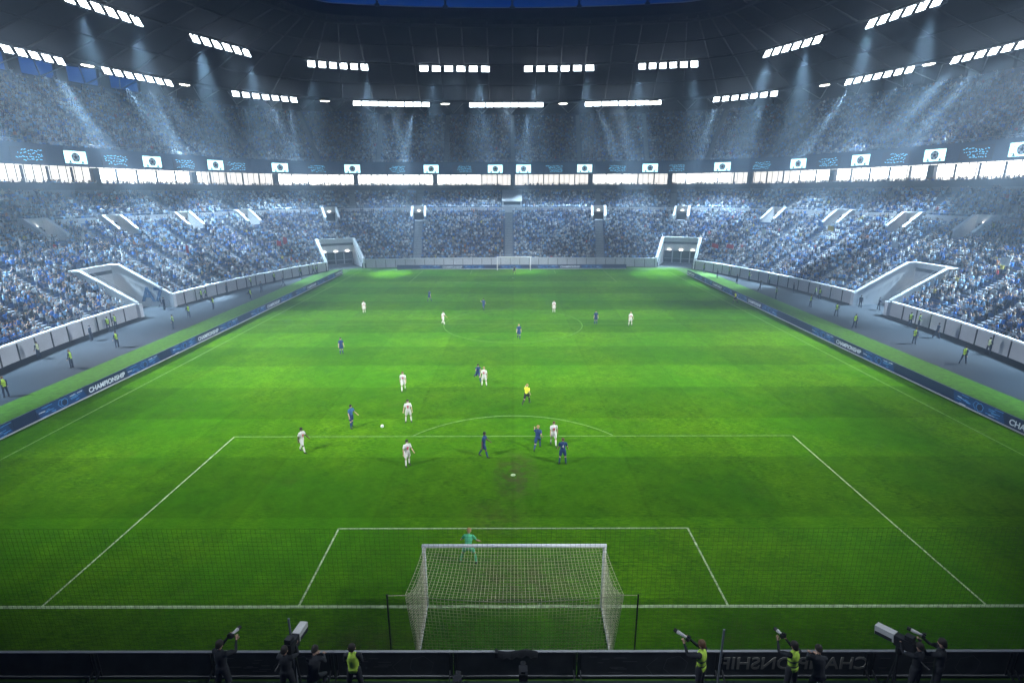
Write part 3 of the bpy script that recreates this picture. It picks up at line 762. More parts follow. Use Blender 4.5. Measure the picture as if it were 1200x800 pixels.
# small round lamps between the lower banks
for i, s in enumerate([-61.5, -45.5, -37.2, -16, 12, 33, 44.5, 60]):
    P = W(s, 34.6, 40.55); t_ = empty('roof_lamp', P, -ang(s), 'small flat lamp between two floodlight banks of the lower row, %s from the left' % ordinal(i + 1), 'lamp', 'small lamps between the floodlight banks')
    b = MB(); b.ball((0, 0, .1), (1.5, .8, .3), 12, 6); b.build('housing', M['dark'], t_)
    b = MB(); b.ball((0, -.1, -.12), (1.25, .62, .16), 12, 5); b.build('lens', M['warmlamp'], t_)
def spot(name, loc, aim, power, angle, blend=.6, color=(.82, .91, 1.), parent=None, size=.6):
    l = bpy.data.lights.new(name, 'SPOT'); l.energy = power * PW; l.spot_size = R(angle); l.spot_blend = blend; l.color = color; l.shadow_soft_size = size
    o = bpy.data.objects.new(name, l); col.objects.link(o)
    d = (Vector(aim) - Vector(loc)); o.location = loc; o.rotation_euler = d.to_track_quat('-Z', 'Y').to_euler()
    if parent is not None:
        mw = o.matrix_basis.copy(); o.parent = parent
        o.matrix_parent_inverse = (Matrix.Translation(parent.location) @ parent.rotation_euler.to_matrix().to_4x4()).inverted()
    return o
P1, P2, P3, P4, P5, P6 = 1.1e5, 0.5e5, 13e5, 15e5, 1.2e5, 1e3
SB = (.58, .82, 1.)
for t_, s, d, z in BANKS:
    low = d > 30; sidebank = abs(s) > 45
    p = Vector(W(s, d - .75, z - .75)); T = Vector((math.cos(ang(s)), -math.sin(ang(s)), 0))
    aim = Vector((p.x * .10 - 6, 42 + (p.y - 50) * .06, 0))
    spot('beam', p, aim, P1 if low else P2, 36 if low else 34, 1., parent=t_)
    hl_ = 6.2 if not sidebank else 5.
    for k in (-1, 0, 1):      # three groups of lamps along each bank
        q = p + T * (hl_ * k + random.uniform(-1, 1)) + Vector((0, 0, -.3))
        m3 = (k + 1 + int(abs(s))) % 3
        if low:   # shafts falling in front of the stand
            tgt = W(s + random.uniform(-9, 9), random.uniform(-10, 2) if abs(s) < 32 else random.uniform(-2, 7), 2)
            spot('stand_beam', q, Vector(tgt), P4 * random.uniform(.7, 1.25) * (1.5 if sidebank else .6 if abs(s) < 20 else .8) * (1.7, .18, .9)[m3], (11, 30, 17)[m3], .9, color=SB, parent=t_)
            spot('spill', q, Vector(W(s, 10, 0)), P5 * (.2 if sidebank else .15), 80, 1., color=SB, parent=t_)
            spot('roof_wash', q + Vector((0, 0, -1.)), q + Vector((0, 0, 9)), P6, 155, .8, color=SB, parent=t_)
        else:     # wash on the lower tier
            if k: spot('stand_beam', q, Vector(W(s + 5 * k, 16, 9)), P4 * random.uniform(.35, .6) * (1.9 if sidebank else 1.2), 36, 1., color=SB, parent=t_)
            spot('spill', q, Vector(W(s, 0, 0)), P5 * .1, 80, 1., color=SB, parent=t_)
            spot('roof_wash', q + Vector((0, 0, -1.)), q + Vector((0, 0, 9)), P6, 155, .8, color=SB, parent=t_)
# spots for unseen banks on the rest of the ring, beside and behind the camera
for s in (-86, -104, -124, 86, 104, 124):
    p = Vector(W(s, 35, 40))
    if abs(s) == 86: spot('floodlight', p, (p.x * .1, 86, -4), P3 * .85, 30, 1., size=.9)
    if abs(s) == 104: spot('floodlight', p, (p.x * .17 - 3, 41, 0), P3 * 2.0, 41, 1., size=.9)
    spot('stand_floodlight', p, Vector(W(s, 17, 10)), P4 * 2.4, 40, .8, color=SB)
for s in (-112, -140, -165, 112, 140, 165):
    p = Vector(W(s, 18, 45)); spot('floodlight', p, (-p.x * .8, 84 if abs(s) < 130 else 124, 6), P3 * .11, 14, .8, color=(.7, .85, 1.))
for s in (-150, 150):
    p = Vector(W(s, 18, 45)); q = 1 if s > 0 else -1
    spot('floodlight', p, (-5, 62, 0), P3 * .45, 32, 1.); spot('floodlight', p, (-3 + 8 * q, 86, 0), P3 * .9, 20, 1.); spot('floodlight', p, (6 * q - 4, 22, 0), P3 * .8, 40, 1.)
for s in (-150, 150):
    p = Vector(W(s, 5, 44)); spot('floodlight', p, (-p.x * .09 + 2, -5, 2), 2.6e5, 21, .8)  # added unseen lamps off the ring, brightening near goal, boards and crew
    spot('floodlight', Vector(W(s, 20, 45)), (p.x * .72, 25, 0), P3 * .35, 38, 1.)  # added fill light for the darker side edges of the pitch
# ------------------------------------------------------------------ goals
def net_grid(b, f, nu, nv, r=.011):
    """threads along both directions of a surface f(u, v)"""
    for i in range(nu + 1): b.tube([f(i / nu, j / 14) for j in range(15)], r, 3, cap=False)
    for j in range(nv + 1): b.tube([f(i / 24, j / nv) for i in range(25)], r, 3, cap=False)
def goal(y, sgn, cx, lab, hi=3.0, dense=True):
    t_ = empty('football_goal', (cx, y, .012), 0, lab, 'goal')
    hw = 3.72; r = .075
    for s in (-1, 1):
        b = MB(); b.tube([(s * hw, 0, 0), (s * hw, 0, hi - .0)], r, 10); b.build('post', M['goal'], t_, smooth=True)
        b = MB(); b.tube([(s * hw, sgn * .05, .05), (s * (hw - .08), sgn * 2.75, .05)], .05, 8); b.build('ground_bar', M['goal'], t_, smooth=True)
    b = MB(); b.tube([(-hw - r, 0, hi), (hw + r, 0, hi)], r, 10); b.build('crossbar', M['goal'], t_, smooth=True)
    D = 2.6; zb = 2.82
    def top(u, v):  # u across, v from bar back
        e = 4 * u * (1 - u); x = -hw + 2 * hw * u
        return (x * (1 + .075 * v ** 1.6), sgn * D * v, hi - (hi - zb) * v - .42 * e * math.sin(v * math.pi) * .6 - .3 * e * v * v)
    def back(u, v):
        e = 4 * u * (1 - u); x = -hw + 2 * hw * u; p = top(u, 1)
        return (x * (1.075 - .1 * v), sgn * (D + .2 * v + .12 * e * math.sin(math.pi * v)), p[2] * (1 - v) + .02)
    b = MB(); k = 1 if dense else .4
    net_grid(b, top, int(56 * k), int(19 * k), .008); net_grid(b, back, int(56 * k), int(20 * k), .008)
    for s in (-1, 1):
        def side(u, v):   # u front to back, v up
            zt_ = hi + (zb - hi) * u - .75 * math.sin(math.pi * u) * (1 - .25 * u)
            return (s * (hw + hw * (.075 * u ** 1.6 * v - .025 * u * (1 - v)) - .2 * math.sin(math.pi * u) * math.sin(math.pi * v)), sgn * (D + .2 * (1 - v)) * u, .02 + (zt_ - .02) * v)
        net_grid(b, side, int(26 * k), int(28 * k), .008)
    b.build('net', M['net'], t_)
    return t_
goal(0, -1, .05, 'large white goal with sagging net in the foreground, seen from behind')
goal(LP, 1, .2, 'small distant white goal at the far end of the pitch', dense=False)
for x, lab in ((-4.58, 'thin dark net pole with stay line, left of the near goal'), (4.55, 'thin dark net pole with stay line, right of the near goal')):
    t_ = empty('net_pole', (x, -2.7, .01), 0, lab, 'pole')
    b = MB(); b.tube([(0, 0, 0), (0, 0, 2.95)], .032, 6); b.build('post', M['black'], t_)
    b = MB(); b.tube([(0, 0, 2.9), ((-3.75 if x < 0 else 3.85) - x, .1, 2.83)], .012, 4); b.build('stay_line', M['net'], t_)
# tall catch net behind the goal line
t_ = empty('safety_net', (0, -2.95, 0), 0, 'fine dark catch net hanging across the whole width behind the near goal line', 'net')
b = MB(); th = .004
for x in np.arange(-24, 24.01, .17): b.tube([(x, 0, .05), (x, 0, 5.9)], th, 3, cap=False)
for z in np.arange(.1, 5.95, .17): b.tube([(-24, 0, z), (24, 0, z)], th, 3, cap=False)
b.build('netting', M['netdark'], t_)
for x, h, lab in ((-7.1, 4.05, 'thin grey pole leaning up behind the boards, left of the near goal'), (6.72, 3.6, 'thin grey pole behind the boards, right of the near goal')):
    t_ = empty('grey_pole', (x, -5.0, 0), 0, lab, 'pole')
    b = MB(); b.tube([(0, 0, 0), (0, 0, h)], .035, 8); b.build('shaft', M['rail'], t_)
    b = MB(); b.box((0, 0, .03), (.3, .3, .06)); b.build('foot', M['dark'], t_)
# ball
b = MB(); b.ball((0, 0, 0), .125, 16, 10); o = b.build('football', [M['ballwhite'], M['black']], None, (-9.81, 18.01, .14), smooth=True)
me = o.data
for p in me.polygons:
    if (Vector(p.center).normalized().x * 3.1 + p.index * .37) % 1.9 < .22: p.material_index = 1
tag(o, 'white match ball lying on the grass near the left of the penalty arc', 'ball')

# ------------------------------------------------------------------ people
BONES = ('skin', 'top', 'bottom', 'sock', 'boot', 'hair')
def person_pose(lean=0, armL=(10, 12, 15), armR=(10, 12, 15), legL=(0, 4, 0), legR=(0, 4, 0), look=0, nod=0, long_trousers=False, long_sleeves=False, crouch=0, fingers=True, vest=False, inw=None):
    """continuous body mesh facing -Y, feet on z = 0; returns mesh with 5 slots, and head position"""
    parts = []      # (pts, radii, slot)
    def d_leg(a, ab, sd): a, ab = R(a), R(ab); return Vector((sd * math.sin(ab), -math.sin(a) * math.cos(ab), -math.cos(a) * math.cos(ab)))
    legs = []
    for sd, (a, ab, k) in ((-1, legL), (1, legR)):
        hip = Vector((sd * .09, 0, 0)); kn = hip + d_leg(a, ab, sd) * .44; an = kn + d_leg(a - k, ab * .6, sd) * .43; legs.append((sd, hip, kn, an, a - k))
    h = -min(l[3].z for l in legs) + .085
    up = Vector((0, 0, h)); ln = R(lean)
    sp = Vector((0, -math.sin(ln), math.cos(ln)))
    pel = up; waist = pel + sp * .16; chest = pel + sp * .36; shl = pel + sp * .50; neck = pel + sp * .56
    hd = Vector((math.sin(R(look)) * .02, -math.sin(ln * .6 + R(nod)), math.cos(ln * .6 + R(nod)))).normalized()
    head = neck + hd * .15
    parts.append(([pel - sp * .07, pel + sp * .02, pel + sp * .1], [(.145, .1), (.16, .115), (.145, .1)], 2))
    parts.append(([pel + sp * .06, waist, chest, shl - sp * .04, shl + sp * .035], [(.155, .108), (.15, .103), (.178, .12), (.17, .105), (.09, .07)], 1))
    if vest: parts.append(([pel + sp * .03, pel + sp * .08], [(.17, .122), (.17, .122)], 1))
    parts.append(([shl - sp * .02, neck + hd * .06], [.055, .05], 0))
    parts.append(([head - hd * .095, head - hd * .06, head, head + hd * .06, head + hd * .105, head + hd * .125], [.045, .07, .085, .083, .055, .02], 0))
    side = Vector((math.cos(R(look)), math.sin(R(look)), 0)); fw = Vector((math.sin(R(look)), -math.cos(R(look)), 0)); fw = (fw - hd * fw.dot(hd)).normalized(); side = hd.cross(fw) * -1
    parts.append(([head + fw * .07 - hd * .015, head + fw * .105 - hd * .025], [.022, .016], 0))
    for s in (-1, 1): parts.append(([head + side * s * .075 - hd * .02, head + side * s * .1 + hd * .0], [.024, .02], 0))
    hands = []
    for sd, (a, ab, e) in ((-1, armL), (1, armR)):
        s0 = shl + Vector((sd * .175, 0, -.015))
        def dr(a_, ab_): a_, ab_ = R(a_), R(ab_); return Vector((sd * math.sin(ab_), -math.sin(a_) * math.cos(ab_), -math.cos(a_) * math.cos(ab_)))
        el = s0 + dr(a, ab) * .29; fd = dr(a + e, ab * .55); fd = (dr(a + e, ab * .55) if inw is None else Vector((-sd * math.sin(R(inw)), 0, 0)) + dr(a + e, 0) * math.cos(R(inw))).normalized(); wr = el + fd * .25
        parts.append(([shl + Vector((sd * .1, 0, -.02)), s0, s0 + (el - s0) * .62], [.07, .072, .066], 3 if vest else 1))
        parts.append(([s0 + (el - s0) * .4, el, el + fd * .08, wr], [.046, .043, .043, .031], 3 if long_sleeves else 0))
        pm_ = wr + fd * .085
        parts.append(([wr - fd * .01, wr + fd * .04, pm_], [.028, (.02, .04), (.017, .042)], 0)); hands.append((sd, wr, pm_, fd))
    for sd, hip, kn, an, sa in legs:
        hip, kn, an = hip + up, kn + up, an + up
        if long_trousers:
            parts.append(([hip + Vector((0, 0, .05)), hip, kn, an + Vector((0, 0, .02))], [.09, .1, .072, .065], 2))
        else:
            parts.append(([hip + Vector((0, 0, .05)), hip, hip + (kn - hip) * .72], [.095, .107, .103], 2))
            parts.append(([hip + (kn - hip) * .5, kn, kn + (an - kn) * .15], [.075, .056, .054], 0))
            parts.append(([kn + (an - kn) * .16, kn + (an - kn) * .35, an], [.056, .062, .042], 3))
        fd = Vector((sd * .12, -math.cos(R(sa * .6)), min(0, math.sin(R(sa * .8))) * .9)).normalized()
        hl_ = an + Vector((0, .045, -.045)); parts.append(([an, an + Vector((0, 0, -.04))], [.045, .05], 4))
        parts.append(([hl_, hl_ + fd * .13, hl_ + fd * .235], [(.04, .04), (.045, .036), (.03, .025)], 4))
    b = MB()
    for pts, rad, sl in parts:
        # rounded ends
        rr = [q if isinstance(q, tuple) else (q, q) for q in rad]; P = [Vector(p) for p in pts]
        d0 = (P[0] - P[1]).normalized(); d1 = (P[-1] - P[-2]).normalized()
        P = [P[0] + d0 * rr[0][1] * .5] + P + [P[-1] + d1 * rr[-1][1] * .5]
        rr = [(rr[0][0] * .55, rr[0][1] * .55)] + rr + [(rr[-1][0] * .55, rr[-1][1] * .55)]
        b.tube(P, rr, 12, sl)
    me0 = b.mesh('tmp', [M['skin']] * 5)
    ob = bpy.data.objects.new('tmp', me0); col.objects.link(ob)
    rm = ob.modifiers.new('r', 'REMESH'); rm.mode = 'VOXEL'; rm.voxel_size = .019
    sm = ob.modifiers.new('s', 'SMOOTH'); sm.iterations = 2; sm.factor = .5
    dg = bpy.context.evaluated_depsgraph_get(); me = bpy.data.meshes.new_from_object(ob.evaluated_get(dg), depsgraph=dg)
    bpy.data.objects.remove(ob); bpy.data.meshes.remove(me0)
    # slot by nearest limb
    n = len(me.polygons); cen = np.empty(n * 3); me.polygons.foreach_get('center', cen); cen = cen.reshape(-1, 3)
    best = np.full(n, 1e9); slot = np.zeros(n, int)
    for pts, rad, sl in parts:
        rr = [q if isinstance(q, tuple) else (q, q) for q in rad]
        for p, q, r0, r1 in zip(pts[:-1], pts[1:], rr[:-1], rr[1:]):
            p = np.array(p); q = np.array(q); dq = q - p; t = np.clip(((cen - p) @ dq) / (dq @ dq), 0, 1)
            dist = np.linalg.norm(cen - (p + t[:, None] * dq), axis=1) - ((1 - t) * (r0[0] + r0[1]) + t * (r1[0] + r1[1])) / 2
            w = dist < best; best[w] = dist[w]; slot[w] = sl
    vs = np.empty(len(me.vertices) * 3); me.vertices.foreach_get('co', vs); vs = [tuple(v) for v in vs.reshape(-1, 3)]
    fb = MB(); fb.v = vs; fb.f = [list(p.vertices) for p in me.polygons]; fb.m = slot.tolist()
    bpy.data.meshes.remove(me)
    for sd, wr, pm_, fd in hands:        # five fingers, slightly curled
        sv = Vector((0, 0, 1)).cross(fd); sv = sv.normalized() if sv.length > .2 else Vector((0, 1, 0)); pn = fd.cross(sv).normalized()
        if abs(sv.y) < .2: pass
        for k, ln_ in enumerate((.062, .076, .072, .055)):
            o_ = sv * (-.03 + .02 * k); p0 = pm_ + o_ - fd * .02; p1 = p0 + fd * (.02 + ln_ * .5); p2 = p1 + (fd * .75 - pn * .5) * ln_ * .55
            fb.tube([p0, p1, p2], [.0095, .009, .007], 6, 0)
        p0 = wr + fd * .03 - sv * .03; fb.tube([p0, p0 - sv * .03 + fd * .025, p0 - sv * .035 + fd * .06], [.0115, .0105, .008], 6, 0)
    for s in (-1, 1): fb.ball(tuple(head + fw * .078 + side * s * .032 + hd * .012), .011, 6, 4, 5)
    return fb, head, hd, fw
def hair_mb(head, hd, fw, style=0):
    b = MB(); nu, nv = 12, 5; side = hd.cross(fw); rings = []
    for j in range(nv + 1):
        a = math.pi / 2 * (1 - j / nv); ring = []
        for i in range(nu):
            t = 2 * math.pi * i / nu; bk = -math.cos(t)     # 1 at the back
            ex = -.03 - (.05 + .05 * style) * max(0, bk) if j == nv else (-.02 * max(0, bk) if j == nv - 1 else 0)
            r = .099 * math.cos(a) if j else 0.001
            ring.append(head + fw * math.cos(t) * r * 1.03 + side * math.sin(t) * r + hd * (.035 + .103 * math.sin(a) + ex + (.03 if math.cos(t) > .6 and j == nv else 0)))
        rings.append(ring)
    vs = [q for r in rings for q in r]; fs = [(j * nu + i, j * nu + (i + 1) % nu, (j + 1) * nu + (i + 1) % nu, (j + 1) * nu + i) for j in range(nv) for i in range(nu)]
    b.add(vs, fs); return b
POSES = {
 'stand': dict(),
 'stand_wide': dict(legL=(0, 10, 0), legR=(0, 9, 2), armL=(14, 20, 25), armR=(10, 16, 30)),
 'walk': dict(lean=5, armL=(-20, 10, 20), armR=(25, 10, 25), legL=(22, 3, 8), legR=(-16, 3, 14)),
 'walk2': dict(lean=4, armL=(22, 10, 25), armR=(-18, 12, 25), legL=(-14, 3, 16), legR=(20, 3, 6)),
 'run': dict(lean=14, armL=(-45, 14, 75), armR=(45, 14, 80), legL=(48, 3, 50), legR=(-24, 4, 45)),
 'run2': dict(lean=12, armL=(50, 16, 80), armR=(-40, 18, 60), legL=(-28, 3, 60), legR=(38, 4, 30)),
 'ready': dict(lean=22, armL=(20, 22, 40), armR=(20, 22, 40), legL=(28, 14, 40), legR=(22, 14, 36)),
 'keeper': dict(lean=26, armL=(15, 32, 35), armR=(15, 32, 35), legL=(30, 20, 48), legR=(26, 24, 36)),
 'turn': dict(lean=3, look=45, armL=(5, 16, 20), armR=(20, 14, 40), legL=(8, 6, 4), legR=(-6, 5, 6)),
 'hips': dict(armL=(-15, 40, 70), armR=(-15, 40, 70), legL=(0, 8, 0), legR=(0, 8, 0)),
 'official': dict(long_trousers=True, long_sleeves=True, vest=True, armL=(4, 9, 12), armR=(8, 9, 14), legL=(0, 5, 0), legR=(2, 5, 2)),
 'official_wide': dict(long_trousers=True, long_sleeves=True, vest=True, inw=28, armL=(12, 10, 62), armR=(14, 10, 58), legL=(2, 9, 0), legR=(-2, 9, 0)),
 'official_walk': dict(long_trousers=True, long_sleeves=True, vest=True, lean=3, armL=(-14, 10, 15), armR=(20, 10, 20), legL=(16, 3, 5), legR=(-14, 3, 12)),
 'shoot': dict(long_trousers=True, long_sleeves=True, vest=True, lean=3, nod=4, inw=24, armL=(62, 14, 72), armR=(66, 12, 70), legL=(2, 8, 0), legR=(-3, 8, 3)),
 'shoot_low': dict(long_trousers=True, long_sleeves=True, lean=24, nod=8, inw=26, armL=(28, 12, 62), armR=(32, 10, 58), legL=(55, 12, 95), legR=(10, 10, 75)),
}
_pose = {}
def get_pose(n):
    if n not in _pose: _pose[n] = person_pose(**POSES[n])
    return _pose[n]
_bm = {}
def person(pose, kit, loc, face, lab, cat='person', group=None, hair='hair', style=0, scale=1.):
    """kit = (skin, top, bottom, sock, boot)"""
    fb, head, hd, fw = get_pose(pose)
    t_ = empty('person', loc, R(face), lab, cat, group); t_.scale = (scale,) * 3
    key = (pose, kit)
    if key not in _bm: _bm[key] = fb.mesh('body', [M[k] for k in kit] + [M['hair']], smooth=True)
    link('body', _bm[key], t_)
    k2 = ('hair', pose, hair, style)
    if k2 not in _bm: _bm[k2] = hair_mb(head, hd, fw, style).mesh('hair', M[hair], smooth=True)
    link('hair', _bm[k2], t_); return t_
def on_body(t_, pose, name, m, kind):
    """print on the chest or a stripe band round the vest"""
    if kind == 'band': on_body(t_, pose, name, m, 'upper band')
    lean = R(POSES[pose].get('lean', 0)); fb, head, hd, fw = get_pose(pose)
    sp = Vector((0, -math.sin(lean), math.cos(lean))); fwd = Vector((0, -math.cos(lean), -math.sin(lean)))
    pel = head - hd * .15 - sp * .56
    key = (name, pose, kind)
    if key not in _bm:
        b = MB()
        if kind == 'chest':
            for z0, z1, w in ((.2, .27, .05), (.29, .4, .07)): 
                c = pel + sp * (z0 + z1) / 2 + fwd * .128; s = Vector((1, 0, 0))
                b.hexa([tuple(c + s * sx * w + sp * sz * (z1 - z0) / 2 + fwd * q) for q, sz, sx in ((-.012, -1, -1), (-.012, -1, 1), (-.012, 1, 1), (-.012, 1, -1), (.003, -1, -1), (.003, -1, 1), (.003, 1, 1), (.003, 1, -1))])
        elif kind == 'back':
            me = text_mesh('4', .26, m, .006); _bm[key] = me
        else:
            b = MB(); z = .12 if kind == 'band' else .27
            for k in range(16):
                t0, t1 = 2 * math.pi * k / 16, 2 * math.pi * (k + 1) / 16
                rx, ry = (.166, .119) if z < .2 else (.174, .122)
                b.quad(*[tuple(pel + sp * (z + dz) + Vector((1, 0, 0)) * rx * math.cos(t) + fwd * ry * math.sin(t)) for t, dz in ((t0, 0), (t1, 0), (t1, .045), (t0, .045))])
        if key not in _bm: _bm[key] = b.mesh(name, m)
    o = link(name, _bm[key], t_)
    if kind == 'back':
        o.matrix_local = Matrix.Translation(pel + sp * .22 - fwd * .128) @ Matrix(((-1, 0, 0, 0), (0, sp.y, -fwd.y, 0), (0, sp.z, -fwd.z, 0), (0, 0, 0, 1)))
    return o
WH = ('skin', 'kit_w', 'kit_w', 'kit_w', 'boot'); BL = ('skin', 'kit_b', 'kit_b', 'kit_b', 'boot'); BLD = ('skin_d', 'kit_b', 'kit_b', 'kit_b', 'boot'); WHD = ('skin_d', 'kit_w', 'kit_w', 'kit_w', 'boot')
PZ = .012
players = [
 (WH, 'stand', (-21.66, 57.37), 20, 'player in white kit standing alone farthest left beyond the centre circle', 'hair'),
 (WH, 'walk', (-9.29, 50.45), 60, 'player in white kit walking at the left edge of the centre circle', 'hair'),
 (WH, 'stand', (5.94, 57.29), 0, 'player in white kit standing inside the far half of the centre circle', 'hair_r'),
 (WH, 'stand_wide', (15.39, 49.45), 10, 'player in white kit standing alone farthest right near the halfway line', 'hair_b'),
 (WH, 'stand_wide', (-2.61, 26.84), -10, 'fair-haired player in white kit standing beside a blue player in midfield', 'hair_b'),
 (WH, 'walk', (-9.72, 25.7), 10, 'player in white kit facing the camera, farther of two in a line left of centre', 'hair_r'),
 (WH, 'stand_wide', (-8.01, 19.01), 10, 'player in white kit facing the camera just beyond the penalty box line, by the ball', 'hair'),
 (WHD, 'walk', (-14.3, 14.14), 70, 'player in white kit running to the right inside the left of the penalty box', 'hair'),
 (WH, 'turn', (-6.79, 12.21), 35, 'dark-haired player in white kit in the penalty box below the ball', 'hair'),
 (WH, 'walk2', (2.81, 15.07), 5, 'player in white kit between two blue players at the top of the box', 'hair_r'),
 (BL, 'walk', (-13.45, 66.07), 150, 'player in blue kit farthest up the pitch, left of the far goal', 'hair'),
 (BL, 'run', (-4.36, 59.47), 200, 'player in blue kit running in the far half of the centre circle', 'hair'),
 (BL, 'walk2', (0.7, 43.05), 0, 'player in blue kit alone just on this side of the centre circle', 'hair_b'),
 (BL, 'stand', (10.97, 50.21), 0, 'player in blue kit standing at the right edge of the centre circle', 'hair'),
 (BL, 'stand', (-18.67, 36.93), 30, 'player in blue kit alone on the left, short of the halfway line', 'hair'),
 (BL, 'run2', (-3.27, 28.09), 20, 'player in blue kit running beside the fair-haired white player in midfield', 'hair'),
 (BL, 'turn', (-12.09, 18.03), 60, 'player in lighter blue shirt standing left of the ball', 'hair'),
 (BLD, 'walk', (-1.95, 13.41), 80, 'dark-haired player in blue kit walking right across the middle of the box', 'hair'),
 (BL, 'run', (1.68, 14.5), 170, 'fair-haired player in blue kit striding away beside a white player', 'hair_b'),
 (BL, 'stand_wide', (3.2, 12.39), 180, 'brown-haired player in blue kit with a pale number on his back', 'hair_r'),
]
for kit, pose, (x, y), face, lab, hr in players:
    if 'lighter blue' in lab: kit = ('skin', 'kit_bw', 'kit_b', 'kit_b', 'boot')
    t_ = person(pose, kit, (x, y, PZ), face, lab, 'player', None, hr, scale=1.04)
    if kit[1] == 'kit_w': on_body(t_, pose, 'shirt_print', M['red'], 'chest')
    if 'number' in lab: on_body(t_, pose, 'shirt_number', M['kit_w'], 'back')
person('run', ('skin', 'kit_y', 'kit_k', 'kit_k', 'boot'), (1.12, 22.64, PZ), 160, 'referee in yellow shirt and black shorts jogging in front of the penalty arc', 'referee', None, 'hair_b', scale=1.04)
person('keeper', ('skin', 'kit_g', 'kit_g', 'kit_g', 'boot'), (-2.12, 2.69, PZ), 172, 'goalkeeper in mint green crouching in front of the near goal', 'goalkeeper', None, 'hair_b', scale=1.08)
person('ready', ('skin', 'kit_k', 'kit_k', 'kit_k', 'boot'), (0.3, 95.5, PZ), 0, 'distant goalkeeper in black in front of the far goal', 'goalkeeper', None, 'hair', scale=1.04)
t_ = person('walk', ('skin', 'kit_y', 'kit_k', 'kit_k', 'boot'), (34.9, 63.9, PZ), -80, 'assistant referee in yellow shirt on the right touchline by the boards', 'assistant referee', None, 'hair')

# stewards on the track
HV = ('skin', 'hivis', 'navycloth', 'navycloth', 'boot'); HP = ('skin', 'hivis_p', 'navycloth', 'navycloth', 'boot'); NV = ('skin', 'navycloth', 'navycloth', 'navycloth', 'boot')
stL = [(-43.94, 24.49, 0), (-50.6, 35.66, 2), (-44.58, 32.5, 0), (-50.39, 42.81, 1), (-51.61, 47.31, 0), (-51.63, 48.63, 0), (-45.21, 39.84, 0), (-54.4, 85.6 - 23.3, 1), (-52.6, 60.3, 1), (-44.0, 48.41, 0), (-45.71, 54.78, 0), (-50.77, 67.06, 0), (-50.74, 68.28, 0), (-45.35, 60.53, 0), (-49.42, 72.37, 1), (-48.7, 79.82, 0), (-43.08, 67.73, 0), (-44.58, 74.98, 1), (-46.9, 85.74, 0), (-43.35, 81.3, 1), (-44.7, 93.35, 0), (-42.75, 89.04, 1), (-43.1, 96.6, 0), (-42.3, 96.2, 0)]
stR = [(40.9, 95.88, 0), (41.3, 89.05, 1), (44.6, 91.46, 0), (42.3, 81.67, 1), (46.2, 85.51, 0), (43.4, 74.35, 1), (48.0, 80.8, 0), (42.9, 67.35, 0), (47.98, 71.82, 1), (49.6, 67.97, 0), (49.68, 66.73, 0), (44.99, 60.74, 0), (45.29, 54.51, 0), (43.78, 47.84, 0), (52.3, 60.4, 1), (53.9, 58.6, 1), (51.35, 48.57, 0), (51.98, 47.88, 0), (46.0, 40.35, 0), (50.53, 42.9, 1), (45.75, 33.06, 0), (51.0, 36.28, 2)]
for side, L_ in (('left', stL), ('right', stR)):
    srt = sorted(L_, key=lambda p: p[1]); cnt = {0: 0, 1: 0, 2: 0}
    for x, y, k in srt:
        cnt[k] += 1
        kit = (HV, NV, HP)[k]; pose = random.choice(['official', 'official', 'official_wide', 'official_walk'])
        toward = 90 if side == 'right' else -90
        face = toward + random.uniform(-35, 35)
        where = 'by the wall' if abs(x) > 47.5 - max(0, y - 75) * .22 else 'mid-track'
        lab = ('hi-vis steward %s on the %s track, %s hi-vis vest from the near end' if k == 0 else 'navy-clad person %s on %s track, %s one in navy from the near end' if k == 1 else 'steward in pale jacket %s on the %s track, the only pale one there') % ((where, side, ordinal(cnt[k])) if k < 2 else (where, side))
        t_ = person(pose, kit, (x, y, .002), face, lab, 'steward' if k != 1 else 'official', 'stewards along the %s track' % side, random.choice(['hair', 'hair', 'hair_r']), scale=1.06)
        if k == 0: on_body(t_, pose, 'reflective_stripe', M['stripe'], 'band')

